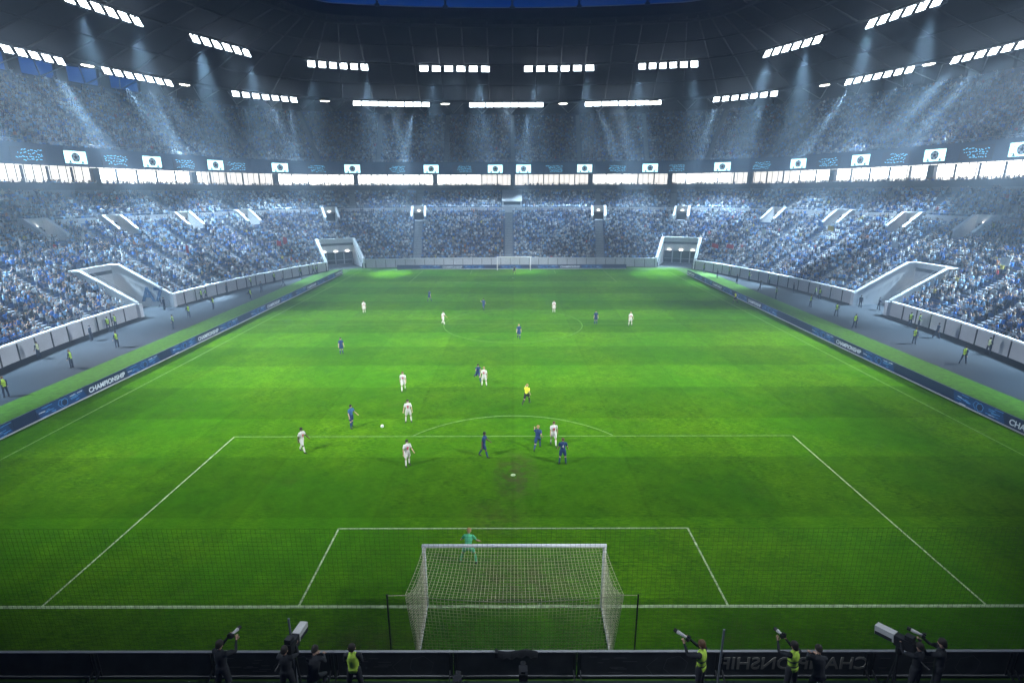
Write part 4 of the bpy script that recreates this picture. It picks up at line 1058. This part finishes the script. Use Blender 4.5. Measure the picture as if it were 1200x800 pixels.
# ------------------------------------------------------------------ people and cameras behind the near boards
def photo_camera(loc, rz, pitch, lab, white=True, length=.28):
    t_ = empty('photo_camera', loc, rz, lab, 'camera'); t_.rotation_euler = (pitch, 0, rz)
    b = MB(); b.box((0, 0, 0), (.15, .08, .11)); b.box((0, .01, .07), (.07, .06, .05)); b.box((-.06, -.04, -.01), (.035, .04, .09)); b.build('body', M['black'], t_)
    b = MB(); b.tube([(0, -.03, 0), (0, -.12, 0), (0, -.14, 0), (0, -length, 0)], [.035, .037, .042, .05], 12); o = b.build('lens', M['lens'] if white else M['black'], t_, smooth=True)
    b = MB(); b.tube([(0, -length - .002, 0), (0, -length - .09, 0)], [.055, .058], 12); b.build('lens_hood', M['black'], t_)
    return t_
def tv_camera(loc, rz, pitch, lab, floor):
    t_ = empty('television_camera', (loc[0], loc[1], floor), rz, lab, 'camera')
    h = loc[2] - floor
    rot = Matrix.Rotation(pitch, 3, 'X')
    def hb(c, s): return (tuple(rot @ Vector(c) + Vector((0, 0, h))), s)
    b = MB(); b.box(*hb((0, -.38, .06), (.22, .5, .26)), M=rot); o = b.build('lens_box', M['lens'], t_)
    b = MB(); b.box(*hb((-.112, -.4, -.02), (.012, .44, .1)), M=rot); b.box(*hb((.112, -.4, -.02), (.012, .44, .1)), M=rot); b.build('side_stripe', M['dark'], o)
    b = MB(); b.box(*hb((0, .1, .02), (.22, .48, .3)), M=rot); b.box(*hb((.0, .22, .25), (.18, .2, .14)), M=rot); b.build('body', M['black'], t_)
    b = MB(); b.tube([tuple(rot @ Vector((.1, .25, -.1)) + Vector((0, 0, h))), tuple(rot @ Vector((.16, .75, -.3)) + Vector((0, 0, h)))], .018, 6); b.build('pan_handle', M['black'], t_)
    b = MB(); b.tube([(0, 0, h - .16), (0, 0, h - .4)], [.1, .08], 8); b.build('head', M['black'], t_)
    for k in range(3):
        a = 2 * math.pi * k / 3 + .5; b = MB(); b.tube([(0, 0, h - .36), (.2 * math.cos(a), .2 * math.sin(a), 0)], .025, 6); b.build('leg', M['black'], t_)
    return t_
FZ = 3.352
BK = ('skin', 'blackcloth', 'blackcloth', 'blackcloth', 'boot'); HB = ('skin', 'hivis', 'blackcloth', 'blackcloth', 'boot'); BKD = ('skin_d', 'blackcloth', 'blackcloth', 'blackcloth', 'boot')
FY = -7.12
def held(x, face, sc_=1.04, z=1.62, f=.42): a = R(face); return (x + math.sin(a) * f * sc_, FY - math.cos(a) * f * sc_, FZ + z * sc_)
person('shoot', BK, (-8.05, FY, FZ), 165, 'photographer in black with a raised camera, leftmost above the near boards', 'photographer', None, 'hair', 0, 1.06)
photo_camera(held(-8.05, 165), R(165), R(4), 'camera with a short pale lens held by the leftmost photographer in black')
person('shoot', BK, (-6.25, FY - .05, FZ - .04), 180, 'camera operator in black behind a white camera box, next to the left grey pole', 'camera operator', None, 'hair', 0, 1.0)
tv_camera((-6.2, FY + .46, FZ + 1.42), R(174), R(6), 'television camera with a white lens box pointing up the pitch, by the left grey pole', 2.0)
person('shoot_low', BK, (-5.55, FY, FZ), 180, 'person in black crouching right of the left grey pole', 'photographer', None, 'hair')
t_ = person('official_wide', HB, (-4.4, FY, FZ), 182, 'steward in green hi-vis vest standing with back to the camera, left of the goal', 'steward', None, 'hair', 0, 1.02)
t_ = person('shoot', HB, (5.2, FY, FZ), 225, 'photographer in yellow hi-vis vest aiming a white lens left, right of the goal', 'photographer', None, 'hair_r', 0, 1.06); on_body(t_, 'shoot', 'reflective_stripe', M['stripe'], 'band')
photo_camera(held(5.2, 225), R(225), R(-2), 'camera with a long white lens held by the hi-vis photographer right of the goal', length=.34)
t_ = person('shoot', HB, (7.72, FY, FZ), 200, 'photographer in yellow hi-vis vest with long dark hair before the mirrored lettering', 'photographer', None, 'hair', 1, 1.03); on_body(t_, 'shoot', 'reflective_stripe', M['stripe'], 'band')
photo_camera(held(7.72, 200), R(200), R(3), 'black camera with a stubby pale lens held before the mirrored lettering', length=.2)
person('shoot_low', BK, (8.5, FY, FZ), 170, 'person in black crouching under the mirrored lettering', 'photographer', None, 'hair')
person('shoot', BK, (11.15, FY, FZ), 200, 'camera operator in black behind the tilted white camera box at the right', 'camera operator', None, 'hair', 0, 1.0)
tv_camera((10.95, FY + .46, FZ + 1.42), R(212), R(8), 'television camera with a long white lens box tilted towards the pitch at the right', 2.0)
person('shoot', BK, (11.75, FY, FZ), 225, 'photographer in black aiming a pale lens left, rightmost above the near boards', 'photographer', None, 'hair', 1, 1.08)
photo_camera(held(11.75, 225, 1.08), R(225), R(-2), 'camera with a pale lens held by the rightmost photographer in black', length=.3)
# remote cameras and cases at the boards
for x, y, lab in ((-1.9, -4.6, 'small black remote camera on a short tripod behind the boards, left of centre'), (.35, -4.2, 'small black remote camera under the draped cover on the boards')):
    t_ = empty('remote_camera', (x, y, 0), 0, lab, 'camera')
    b = MB(); b.box((0, 0, 1.0), (.3, .4, .3)); b.box((0, -.1, 1.2), (.14, .16, .1)); b.build('body', M['black'], t_)
    b = MB(); b.tube([(0, .2, 1.0), (0, .42, 1.0)], [.09, .11], 10); b.build('lens', M['black'], t_)
    b = MB(); b.tube([(0, 0, .86), (0, 0, .7)], .05, 8); b.build('head', M['dark'], t_)
    for k in range(3): a = 2 * math.pi * k / 3 + .5; b = MB(); b.tube([(0, 0, .75), (.35 * math.cos(a), .35 * math.sin(a), 0)], .022, 6); b.build('leg', M['dark'], t_)
b = MB(); n = 14
vs = []
for i in range(n + 1):
    for j in range(9):
        u = -.75 + 1.5 * i / n; v = j / 8
        vs.append((u + .02 * math.sin(7 * v), -.1 + .2 * v if v < 1 else .1, 1.24 + .05 * math.sin(5 * u) - (.16 + .14 * math.sin(9 * u) ** 2) * (abs(2 * v - 1) ** 2)))
fs = [(i * 9 + j, (i + 1) * 9 + j, (i + 1) * 9 + j + 1, i * 9 + j + 1) for i in range(n) for j in range(8)]
b.add(vs, fs); b.box((-.72, 0, 1.12), (.1, .2, .22)); tag(b.build('black_cover', M['blackcloth'], None, (.12, -3.5, .02)), 'black cloth cover draped over the top of the near boards below the goal', 'cover')
for x, w, lab in ((-4.6, 2.2, 'long black equipment case lying behind the near boards, left of the goal'), (-2.9, .9, 'short black equipment case behind the near boards, left of the goal')):
    t_ = empty('equipment_case', (x, -4.35, 0), 0, lab, 'case')
    b = MB(); b.box((0, 0, .2), (w, .45, .36)); b.build('body', M['black'], t_); b = MB(); b.box((0, 0, .41), (w + .03, .48, .06)); b.build('lid', M['dark'], t_)
    b = MB(); b.tube([(-.14, -.24, .24), (-.14, -.29, .24), (.14, -.29, .24), (.14, -.24, .24)], .015, 5); b.build('handle', M['rail'], t_)
# ------------------------------------------------------------------ spectators
def fig(stand, arms, detail=False, lean=0):
    """low figure facing -y: list of (verts, quads, part); part 0 skin 1 top 2 trousers 3 hair"""
    out = []
    def loft(rings, part, n=4, captop=True):
        vs = []; fs = []
        for (x, y, z, rx, ry) in rings:
            for k in range(n):
                t = 2 * math.pi * (k + .5) / n; q = 1.25 if n == 4 else 1.
                vs.append((x + rx * q * math.cos(t), y + ry * q * math.sin(t), z))
        for i in range(len(rings) - 1):
            for k in range(n): fs.append((i * n + k, i * n + (k + 1) % n, (i + 1) * n + (k + 1) % n, (i + 1) * n + k))
        b = (len(rings) - 1) * n
        if captop:
            if n == 4: fs.append((b, b + 1, b + 2, b + 3))
            else: fs += [(b, b + 1, b + 2, b + 3), (b, b + 3, b + 4, b + 5)]
        out.append((vs, fs, part))
    def limb(p, q, r0, r1, part, n=3):
        p, q = Vector(p), Vector(q); t = (q - p).normalized(); u = t.orthogonal().normalized(); w = t.cross(u); vs = []
        for c, r in ((p, r0), (q, r1)):
            for k in range(n): a = 2 * math.pi * k / n; vs.append(tuple(c + (u * math.cos(a) + w * math.sin(a)) * r))
        fs = [(k, (k + 1) % n, n + (k + 1) % n, n + k) for k in range(n)]
        out.append((vs, fs, part))
    n = 6 if detail else 4
    hz, hy = (.88, .3) if stand else (.47, .52); ly = lean
    loft([(0, hy, hz, .16, .11), (0, hy - ly * .5, hz + .28, .17, .115), (0, hy - ly, hz + .46, .2, .11), (0, hy - ly, hz + .55, .09, .07)], 1, n)
    hh = hz + .70; y0 = hy - ly - .02
    loft([(0, y0, hh - .16, .05, .05), (0, y0, hh - .1, .06, .075), (0, y0, hh, .075, .09), (0, y0, hh + .06, .07, .085)], 0, n, False)
    loft([(0, y0 + .025, hh - .02, .082, .085), (0, y0 + .012, hh + .07, .08, .095), (0, y0 + .01, hh + .12, .045, .05)], 3, n)
    if stand:
        for s in (-1, 1): limb((s * .09, hy, hz + .05), (s * .1, hy, 0.02), .1, .065, 2, 4)
    else:
        for s in (-1, 1): limb((s * .09, hy, hz + .04), (s * .11, hy - .42, hz + .03), .09, .075, 2, 4); limb((s * .11, hy - .42, hz + .05), (s * .11, hy - .4, .02), .075, .06, 2, 4)
    sz = hz + .44; sy = hy - ly
    P = {'down': ((.27, sy - .02, sz - .26), (.24, sy - .16, sz - .44)), 'up': ((.32, sy - .04, sz + .24), (.3, sy - .1, sz + .5)), 'clap': ((.27, sy - .14, sz - .2), (.05, sy - .34, sz - .02)), 'wide': ((.44, sy - .04, sz + .08), (.6, sy - .06, sz + .32)),
         'lap': ((.25, sy - .08, sz - .24), (.1, sy - .34, sz - .34))}
    for s, a in ((-1, arms[0]), (1, arms[1])):
        e, h = P[a]; e = (s * e[0], e[1], e[2]); h = (s * h[0], h[1], h[2])
        limb((s * .19, sy, sz), e, .06, .05, 1); limb(e, h, .045, .035, 0 if a in ('up', 'wide', 'clap') else 1)
        if detail: limb(h, tuple(Vector(h) + (Vector(h) - Vector(e)).normalized() * .12), .04, .025, 0)
    return out
VAR = [(0, ('lap', 'lap'), 0), (0, ('lap', 'down'), .06), (1, ('down', 'down'), 0), (1, ('up', 'up'), 0), (1, ('clap', 'clap'), .02), (1, ('wide', 'up'), 0), (1, ('down', 'up'), 0), (0, ('clap', 'clap'), .1), (1, ('wide', 'wide'), 0), (0, ('up', 'wide'), 0)]
VP = np.array([.2, .14, .13, .08, .13, .05, .07, .12, .04, .04]); VP = VP / VP.sum()
PNAME = ['sitting', 'sitting leaning forward', 'standing', 'both arms up', 'standing clapping', 'arms flung out', 'one arm up', 'sitting clapping', 'arms wide', 'sitting, arms raised']
TOPS = [('light blue', (.2, .37, .58), .20), ('white', (.5, .54, .58), .19), ('royal blue', (.03, .13, .4), .15), ('navy', (.02, .035, .09), .16), ('grey', (.2, .22, .25), .1), ('black', (.015, .016, .02), .08), ('pale grey', (.42, .45, .48), .05),
        ('red', (.35, .03, .03), .008), ('orange', (.4, .15, .06), .005), ('yellow', (.45, .38, .08), .006), ('beige', (.32, .28, .24), .02), ('brown', (.12, .07, .045), .02)]
TP = np.array([t[2] for t in TOPS]); TP /= TP.sum()
SK = np.array([(.4, .27, .2), (.34, .22, .16), (.24, .14, .1), (.45, .31, .24)]); HR = np.array([(.015, .012, .01), (.06, .035, .02), (.2, .13, .07), (.3, .28, .26), (.35, .38, .42), (.03, .08, .2)])
seats_ = []   # s, d, z, tier, row, idx
def fill(rows, tier, spacing, occ, aisles, hw):
    for ri, (d, z) in enumerate(rows):
        if occ(ri) <= 0: continue
        l = larc(d + .5, 0, 0); Ls = np.arange(l[0], l[-1], spacing); s = np.interp(Ls, l, PS)
        ok = (s > S0 + 1) & (s < S1 - 1) & (rng.random(len(s)) < occ(ri))
        x, y = W2(s, d + .4)
        if tier == 0:
            for h in holes:
                if d + .85 > h.d0 and d < h.d1 + (.4 if h in vom else .3):
                    a, c = h.bounds(d + .4, .62); ok &= ~((s > a) & (s < c))
            for h in vom:       # keep the strip in front of the exits clear
                if h.d0 - 2.0 < d < h.d0: a, c = h.bounds(d + .4, -.3); ok &= ~((s > a) & (s < c))
        for a in aisles:
            ax_, ay_ = W2(a, d + .4); w = hw + (.35 if (tier == 0 and abs(a) < 30 and d < 19) else 0)
            ok &= np.hypot(x - ax_, y - ay_) > w
        if tier == 0 and d > 20: ok &= ~((s > -2.9) & (s < 2.5))
        for q in np.nonzero(ok)[0]: seats_.append((s[q], d, z, tier, ri, q))
fill(rowsA, 0, .53, lambda r: .95, aisA, .85)
fill(rowsB, 0, .53, lambda r: .9, aisB, .9)
fill([(27.5, 17.5), (28.4, 17.5)], 0, .62, lambda r: .8, [], .5); fill([(30.6, 17.5), (31.3, 17.5)], 0, 1.1, lambda r: .55, [], .5)
fill(rowsU, 1, .56, lambda r: .93 if r < 20 else .93 - .055 * (r - 20) if r < 33 else 0, aisU, .8)
S = np.array(seats_)
n = len(S); jit = rng.normal(0, 1, (n, 3))
px, py = W2(S[:, 0], S[:, 1]); tt = np.interp(S[:, 0], PS, PP[:, 2])
CAM = np.array([.04, -18.97, 17.03]); PITCH, YAW, ROLL, FPX = .27274, R(-.15), R(-.2), 628.45
dx, dy, dz = px - CAM[0], py - CAM[1], S[:, 2] + 1 - CAM[2]
cp, sp_ = math.cos(PITCH), math.sin(PITCH)
zc = dy * cp - dz * sp_; uu = 600 + FPX * dx / zc; vv = 400 - FPX * (dy * sp_ + dz * cp) / zc
infr = (uu > 3) & (uu < 1197) & (vv > 4)
dist = np.sqrt(dx ** 2 + dy ** 2 + dz ** 2)
order = np.argsort(np.where(infr & (S[:, 3] == 0), dist, 1e9)); near = np.zeros(n, bool); near[order[:300]] = True
vid = rng.choice(len(VAR), n, p=VP); tid = rng.choice(len(TOPS), n, p=TP)
clump = np.sin(S[:, 0] * .33 + S[:, 1] * .42) + np.sin(S[:, 0] * .14 - S[:, 1] * .27 + 2) + np.sin(S[:, 0] * .71 + S[:, 1] * .9 + 1.3) * .7
r_ = rng.random(n)
tid = np.where((clump > .9) & (r_ < .45), rng.choice([0, 1, 1, 6, 0], n), tid); tid = np.where((clump < -.7) & (r_ < .5), rng.choice([3, 5, 2, 3, 4], n), tid)
top_noise = np.clip(1 + rng.normal(0, .22, n), .5, 1.5)
# nothing of a crowd far outside the frame is needed
gone = (clump > 2.0) & (rng.random(n) < .15); near &= ~gone
keep = ~gone & (uu > -120) & (uu < 1320) & (vv > -60) & (zc > 5) & ~near
print('SPECTATORS', n, keep.sum(), infr.sum())
def crowd_mesh():
    vs_all, fs_all, cs_all = [], [], []; base = 0
    cols = np.array([t[1] for t in TOPS])
    for v, (st, arms, ln) in enumerate(VAR):
        parts = fig(st, arms, False, ln); lv = np.array([p for q in parts for p in q[0]]); lp = np.concatenate([[q[2]] * len(q[0]) for q in parts]).astype(int)
        lf = []; o = 0
        for q in parts: lf += [[o + i for i in f] for f in q[1]]; o += len(q[0])
        lf = np.array(lf)
        idx = np.nonzero(keep & (vid == v))[0]; m = len(idx)
        if not m: continue
        yaw = jit[idx, 0] * .35; sc_ = 1 + jit[idx, 1] * .045
        ca, sa = np.cos(yaw), np.sin(yaw)
        X = (lv[None, :, 0] * ca[:, None] - (lv[None, :, 1] - .3) * sa[:, None]) * sc_[:, None] + jit[idx, 2][:, None] * .05
        Y = (lv[None, :, 0] * sa[:, None] + (lv[None, :, 1] - .3) * ca[:, None]) * sc_[:, None] + .3
        Z = lv[None, :, 2] * sc_[:, None] + S[idx, 2][:, None]
        t = tt[idx][:, None]
        wx = px[idx][:, None] + X * np.cos(t) + Y * np.sin(t); wy = py[idx][:, None] - X * np.sin(t) + Y * np.cos(t)
        vs_all.append(np.stack([wx, wy, Z], -1).reshape(-1, 3))
        fs_all.append((lf[None] + (base + np.arange(m) * len(lv))[:, None, None]).reshape(-1, 4)); base += m * len(lv)
        tc = cols[tid[idx]] * top_noise[idx][:, None]; pc = np.array([(.02, .03, .06), (.05, .06, .09), (.015, .015, .018), (.12, .12, .12)])[rng.integers(0, 4, m)]
        pal = np.stack([SK[rng.integers(0, 4, m)], tc, pc, HR[rng.choice(6, m, p=[.36, .22, .12, .08, .14, .08])]], 1)   # m,4,3
        cs_all.append(pal[:, lp].reshape(-1, 3))
    v = np.concatenate(vs_all).astype(np.float32); f = np.concatenate(fs_all).astype(np.int32); c = np.concatenate(cs_all)
    me = bpy.data.meshes.new('crowd'); me.vertices.add(len(v)); me.loops.add(f.size); me.polygons.add(len(f))
    me.vertices.foreach_set('co', v.ravel()); me.loops.foreach_set('vertex_index', f.ravel()); me.polygons.foreach_set('loop_start', np.arange(0, f.size, 4, dtype=np.int32))
    try: me.polygons.foreach_set('loop_total', np.full(len(f), 4, np.int32))
    except Exception: pass
    a = me.color_attributes.new('Col', 'FLOAT_COLOR', 'POINT'); a.data.foreach_set('color', np.concatenate([c, np.ones((len(c), 1))], 1).astype(np.float32).ravel())
    me.update(calc_edges=True); me.validate()
    m = bpy.data.materials.new('spectator_clothes'); m.use_nodes = True; b = m.node_tree.nodes['Principled BSDF']; b.inputs['Roughness'].default_value = .8; b.inputs['Specular IOR Level'].default_value = .2
    at = m.node_tree.nodes.new('ShaderNodeAttribute'); at.attribute_name = 'Col'; m.node_tree.links.new(at.outputs['Color'], b.inputs['Base Color']); me.materials.append(m)
    return me
CROWD = tag(link('crowd', crowd_mesh()), kind='stuff')
# the nearest three hundred, one by one
topm = [mat('top_' + t[0].replace(' ', '_'), t[1], .8) for t in TOPS]; trm = [M['navycloth'], M['blackcloth'], mat('jeans', (.06, .08, .13), .85)]; hrm = [M['hair'], M['hair'], M['hair_r'], M['hair_b'], mat('hair_grey', (.3, .29, .28), .8)]; skm = [M['skin'], M['skin'], M['skin_d']]
vm = []
for st, arms, ln in VAR:
    b = MB()
    for vs, fs, part in fig(st, arms, True, ln): b.add(vs, fs, part)
    vm.append(b.mesh('spectator', [M['skin'], M['navycloth'], M['blackcloth'], M['hair']], smooth=True))
nn_ = np.nonzero(near)[0]
def words(k): return ordinal(int(k))
rank = {}
for side in (-1, 1):
    for r in range(len(rowsA)):
        ids = sorted([q for q in nn_ if S[q, 4] == r and S[q, 0] * side > 0 and S[q, 1] < 19], key=lambda q: abs(S[q, 0]))
        for k, q in enumerate(ids): rank[q] = k + 1
for q in nn_:
    left = S[q, 0] < 0; v = vid[q]; nm = TOPS[tid[q]][0]
    lab = 'spectator in %s, %s, row %s of %s stand, %s past tunnel' % (nm, PNAME[v], ['one', 'two', 'three', 'four', 'five', 'six', 'seven', 'eight', 'nine', 'ten', 'eleven', 'twelve', 'thirteen', 'fourteen', 'fifteen', 'sixteen', 'seventeen', 'eighteen', 'nineteen', 'twenty', 'twenty-one'][int(S[q, 4])], 'left' if left else 'right', words(rank.get(q, 1)))
    o = link('spectator', vm[v], None, (px[q], py[q], S[q, 2]), -tt[q] + jit[q, 0] * .3)
    o.scale = (1 + jit[q, 1] * .04,) * 3
    for i, mm in enumerate((skm[rng.integers(0, 3)], topm[tid[q]], trm[rng.integers(0, 3)], hrm[rng.integers(0, 5)])):
        o.material_slots[i].link = 'OBJECT'; o.material_slots[i].material = mm
    tag(o, lab, 'spectator', 'nearest spectators in the lower stand')

# flags and banners held in the crowd
def flag(s, d, w, h, mats, lab, ang_=.5, lean_=.3, pole=True):
    z = zt(d) + 1.5; t_ = empty('flag', W(s, d + .3, z), -ang(s) + ang_, lab, 'flag', 'flags waved in the crowd')
    b = MB(); b.tube([(0, 0, -.3), (lean_ * .9, 0, 1.2 + h * .5)], .018, 5); b.build('pole', M['white'], t_)
    b = MB(); top = Vector((lean_ * .9, 0, 1.2 + h * .5)); n_ = 8
    vs = []
    for i in range(n_ + 1):
        for j in range(3): vs.append((top.x + w * i / n_, .12 * math.sin(4 * i / n_ * w) * i / n_, top.z - h * j / 2 - .18 * w * (i / n_) ** 1.5))
    for i in range(n_):
        for j in range(2): b.add([vs[i * 3 + j], vs[i * 3 + j + 1], vs[(i + 1) * 3 + j + 1], vs[(i + 1) * 3 + j]], [(0, 1, 2, 3)], j % len(mats))
    b.build('cloth', mats, t_); return t_
mr = mat('flag_red', (.5, .03, .05), .8); my = mat('flag_yellow', (.6, .4, .05), .8); mbl = mat('flag_blue', (.04, .2, .55), .8); mwh = mat('flag_white', (.75, .76, .78), .8)
flag(-48.6, 6.2, 2.6, 1.6, [mr], 'large red flag above the crowd beside the left corner tunnel')
flag(-51, 5.6, 1.7, 1.1, [mr], 'small red flag in the crowd just left of the large red flag', .2)
flag(-71, 7.0, 2.0, 1.4, [mr], 'single red flag midway along the left stand')
flag(43.2, 3.4, 1.5, .9, [mr], 'red flag in the crowd next to the right corner tunnel', .2)
flag(46.2, 3.6, 1.5, .9, [mr], 'red flag second from the right corner tunnel', .9)
flag(63, 11.5, 1.1, .9, [my], 'yellow flag high in the right stand', .4)
flag(60, 12.5, 1.2, .9, [mbl], 'blue flag high in the right stand beside the yellow one', .1)
for s, d, lab in ((-74, 6, 'white pennant in the left stand right of the red flag'), (-80, 5, 'white pennant above the far side of the A7 tunnel'), (-84, 12.5, 'white pennant high in the left stand above the A7 tunnel'), (-56, 8, 'white flag in the left stand towards the corner'), (-93, 12.5, 'white pennant high at the near end of the left stand')):
    flag(s, d, .9, 1.0, [mwh], lab, random.uniform(0, 1), .5)
for s, d, lab in ((96, 8.5, 'white flag in the right stand above the near wall'), (78, 9, 'white pennant in the right stand beyond the wide tunnel'), (50, 9, 'white flag in the right stand near the corner')):
    flag(s, d, .9, 1.0, [mwh], lab, random.uniform(0, 1), .5)

# ------------------------------------------------------------------ night sky, haze, camera
w = bpy.data.worlds.new('World'); sc.world = w; w.use_nodes = True
nt = w.node_tree; bg = nt.nodes['Background']; sky = nt.nodes.new('ShaderNodeTexSky'); sky.sky_type = 'NISHITA'; sky.sun_disc = False
sky.sun_elevation = R(-2.5); sky.sun_rotation = R(270); sky.altitude = 200; sky.ozone_density = 6
tn = nt.nodes.new('ShaderNodeVectorMath'); tn.operation = 'MULTIPLY'; tn.inputs[1].default_value = (.03, 1.25, 1.15); nt.links.new(sky.outputs[0], tn.inputs[0]); nt.links.new(tn.outputs[0], bg.inputs['Color']); bg.inputs['Strength'].default_value = SKY
b = MB(); b.box((0, 60, 27.9), (262, 236, 57.9)); hz = b.build('haze', M['white']); hz.data.materials.clear()
hm = bpy.data.materials.new('haze_air'); hm.use_nodes = True; t = hm.node_tree
for nd in list(t.nodes):
    if nd.type == 'BSDF_PRINCIPLED': t.nodes.remove(nd)
pv = t.nodes.new('ShaderNodeVolumePrincipled'); pv.inputs['Color'].default_value = (.62, .8, 1., 1); pv.inputs['Density'].default_value = HAZE; pv.inputs['Anisotropy'].default_value = .35
t.links.new(pv.outputs[0], t.nodes['Material Output'].inputs['Volume']); hz.data.materials.append(hm); tag(hz, kind='stuff')
hz.display_type = 'WIRE'
cam = bpy.data.cameras.new('camera'); co = bpy.data.objects.new('camera', cam); col.objects.link(co); sc.camera = co
cam.sensor_fit = 'HORIZONTAL'; cam.sensor_width = 36; cam.lens = 36 * FPX / 1200; cam.clip_start = .1; cam.clip_end = 1500
fw = Vector((math.sin(YAW) * cp, math.cos(YAW) * cp, -sp_)); rt = Vector((math.cos(YAW), -math.sin(YAW), 0)); up = rt.cross(fw)
r2 = rt * math.cos(ROLL) + up * math.sin(ROLL); u2 = up * math.cos(ROLL) - rt * math.sin(ROLL)
mtx = Matrix((r2, u2, -fw)).transposed().to_4x4(); mtx.translation = Vector(CAM.tolist()); co.matrix_world = mtx
sc.view_settings.view_transform = 'Standard'; sc.view_settings.look = 'None'; sc.view_settings.exposure = EXPO; sc.view_settings.gamma = 1
sc.view_settings.use_curve_mapping = False
sc.render.engine = 'CYCLES'; cy = sc.cycles
cy.use_denoising = True; cy.denoiser = 'OPENIMAGEDENOISE'; cy.denoising_input_passes = 'RGB_ALBEDO_NORMAL'
cy.max_bounces = 4; cy.diffuse_bounces = 2; cy.glossy_bounces = 2; cy.transmission_bounces = 2; cy.volume_bounces = 0; cy.transparent_max_bounces = 6
cy.sample_clamp_indirect = 4; cy.sample_clamp_direct = 0; cy.caustics_reflective = False; cy.caustics_refractive = False; cy.use_light_tree = True
sc.render.use_persistent_data = False
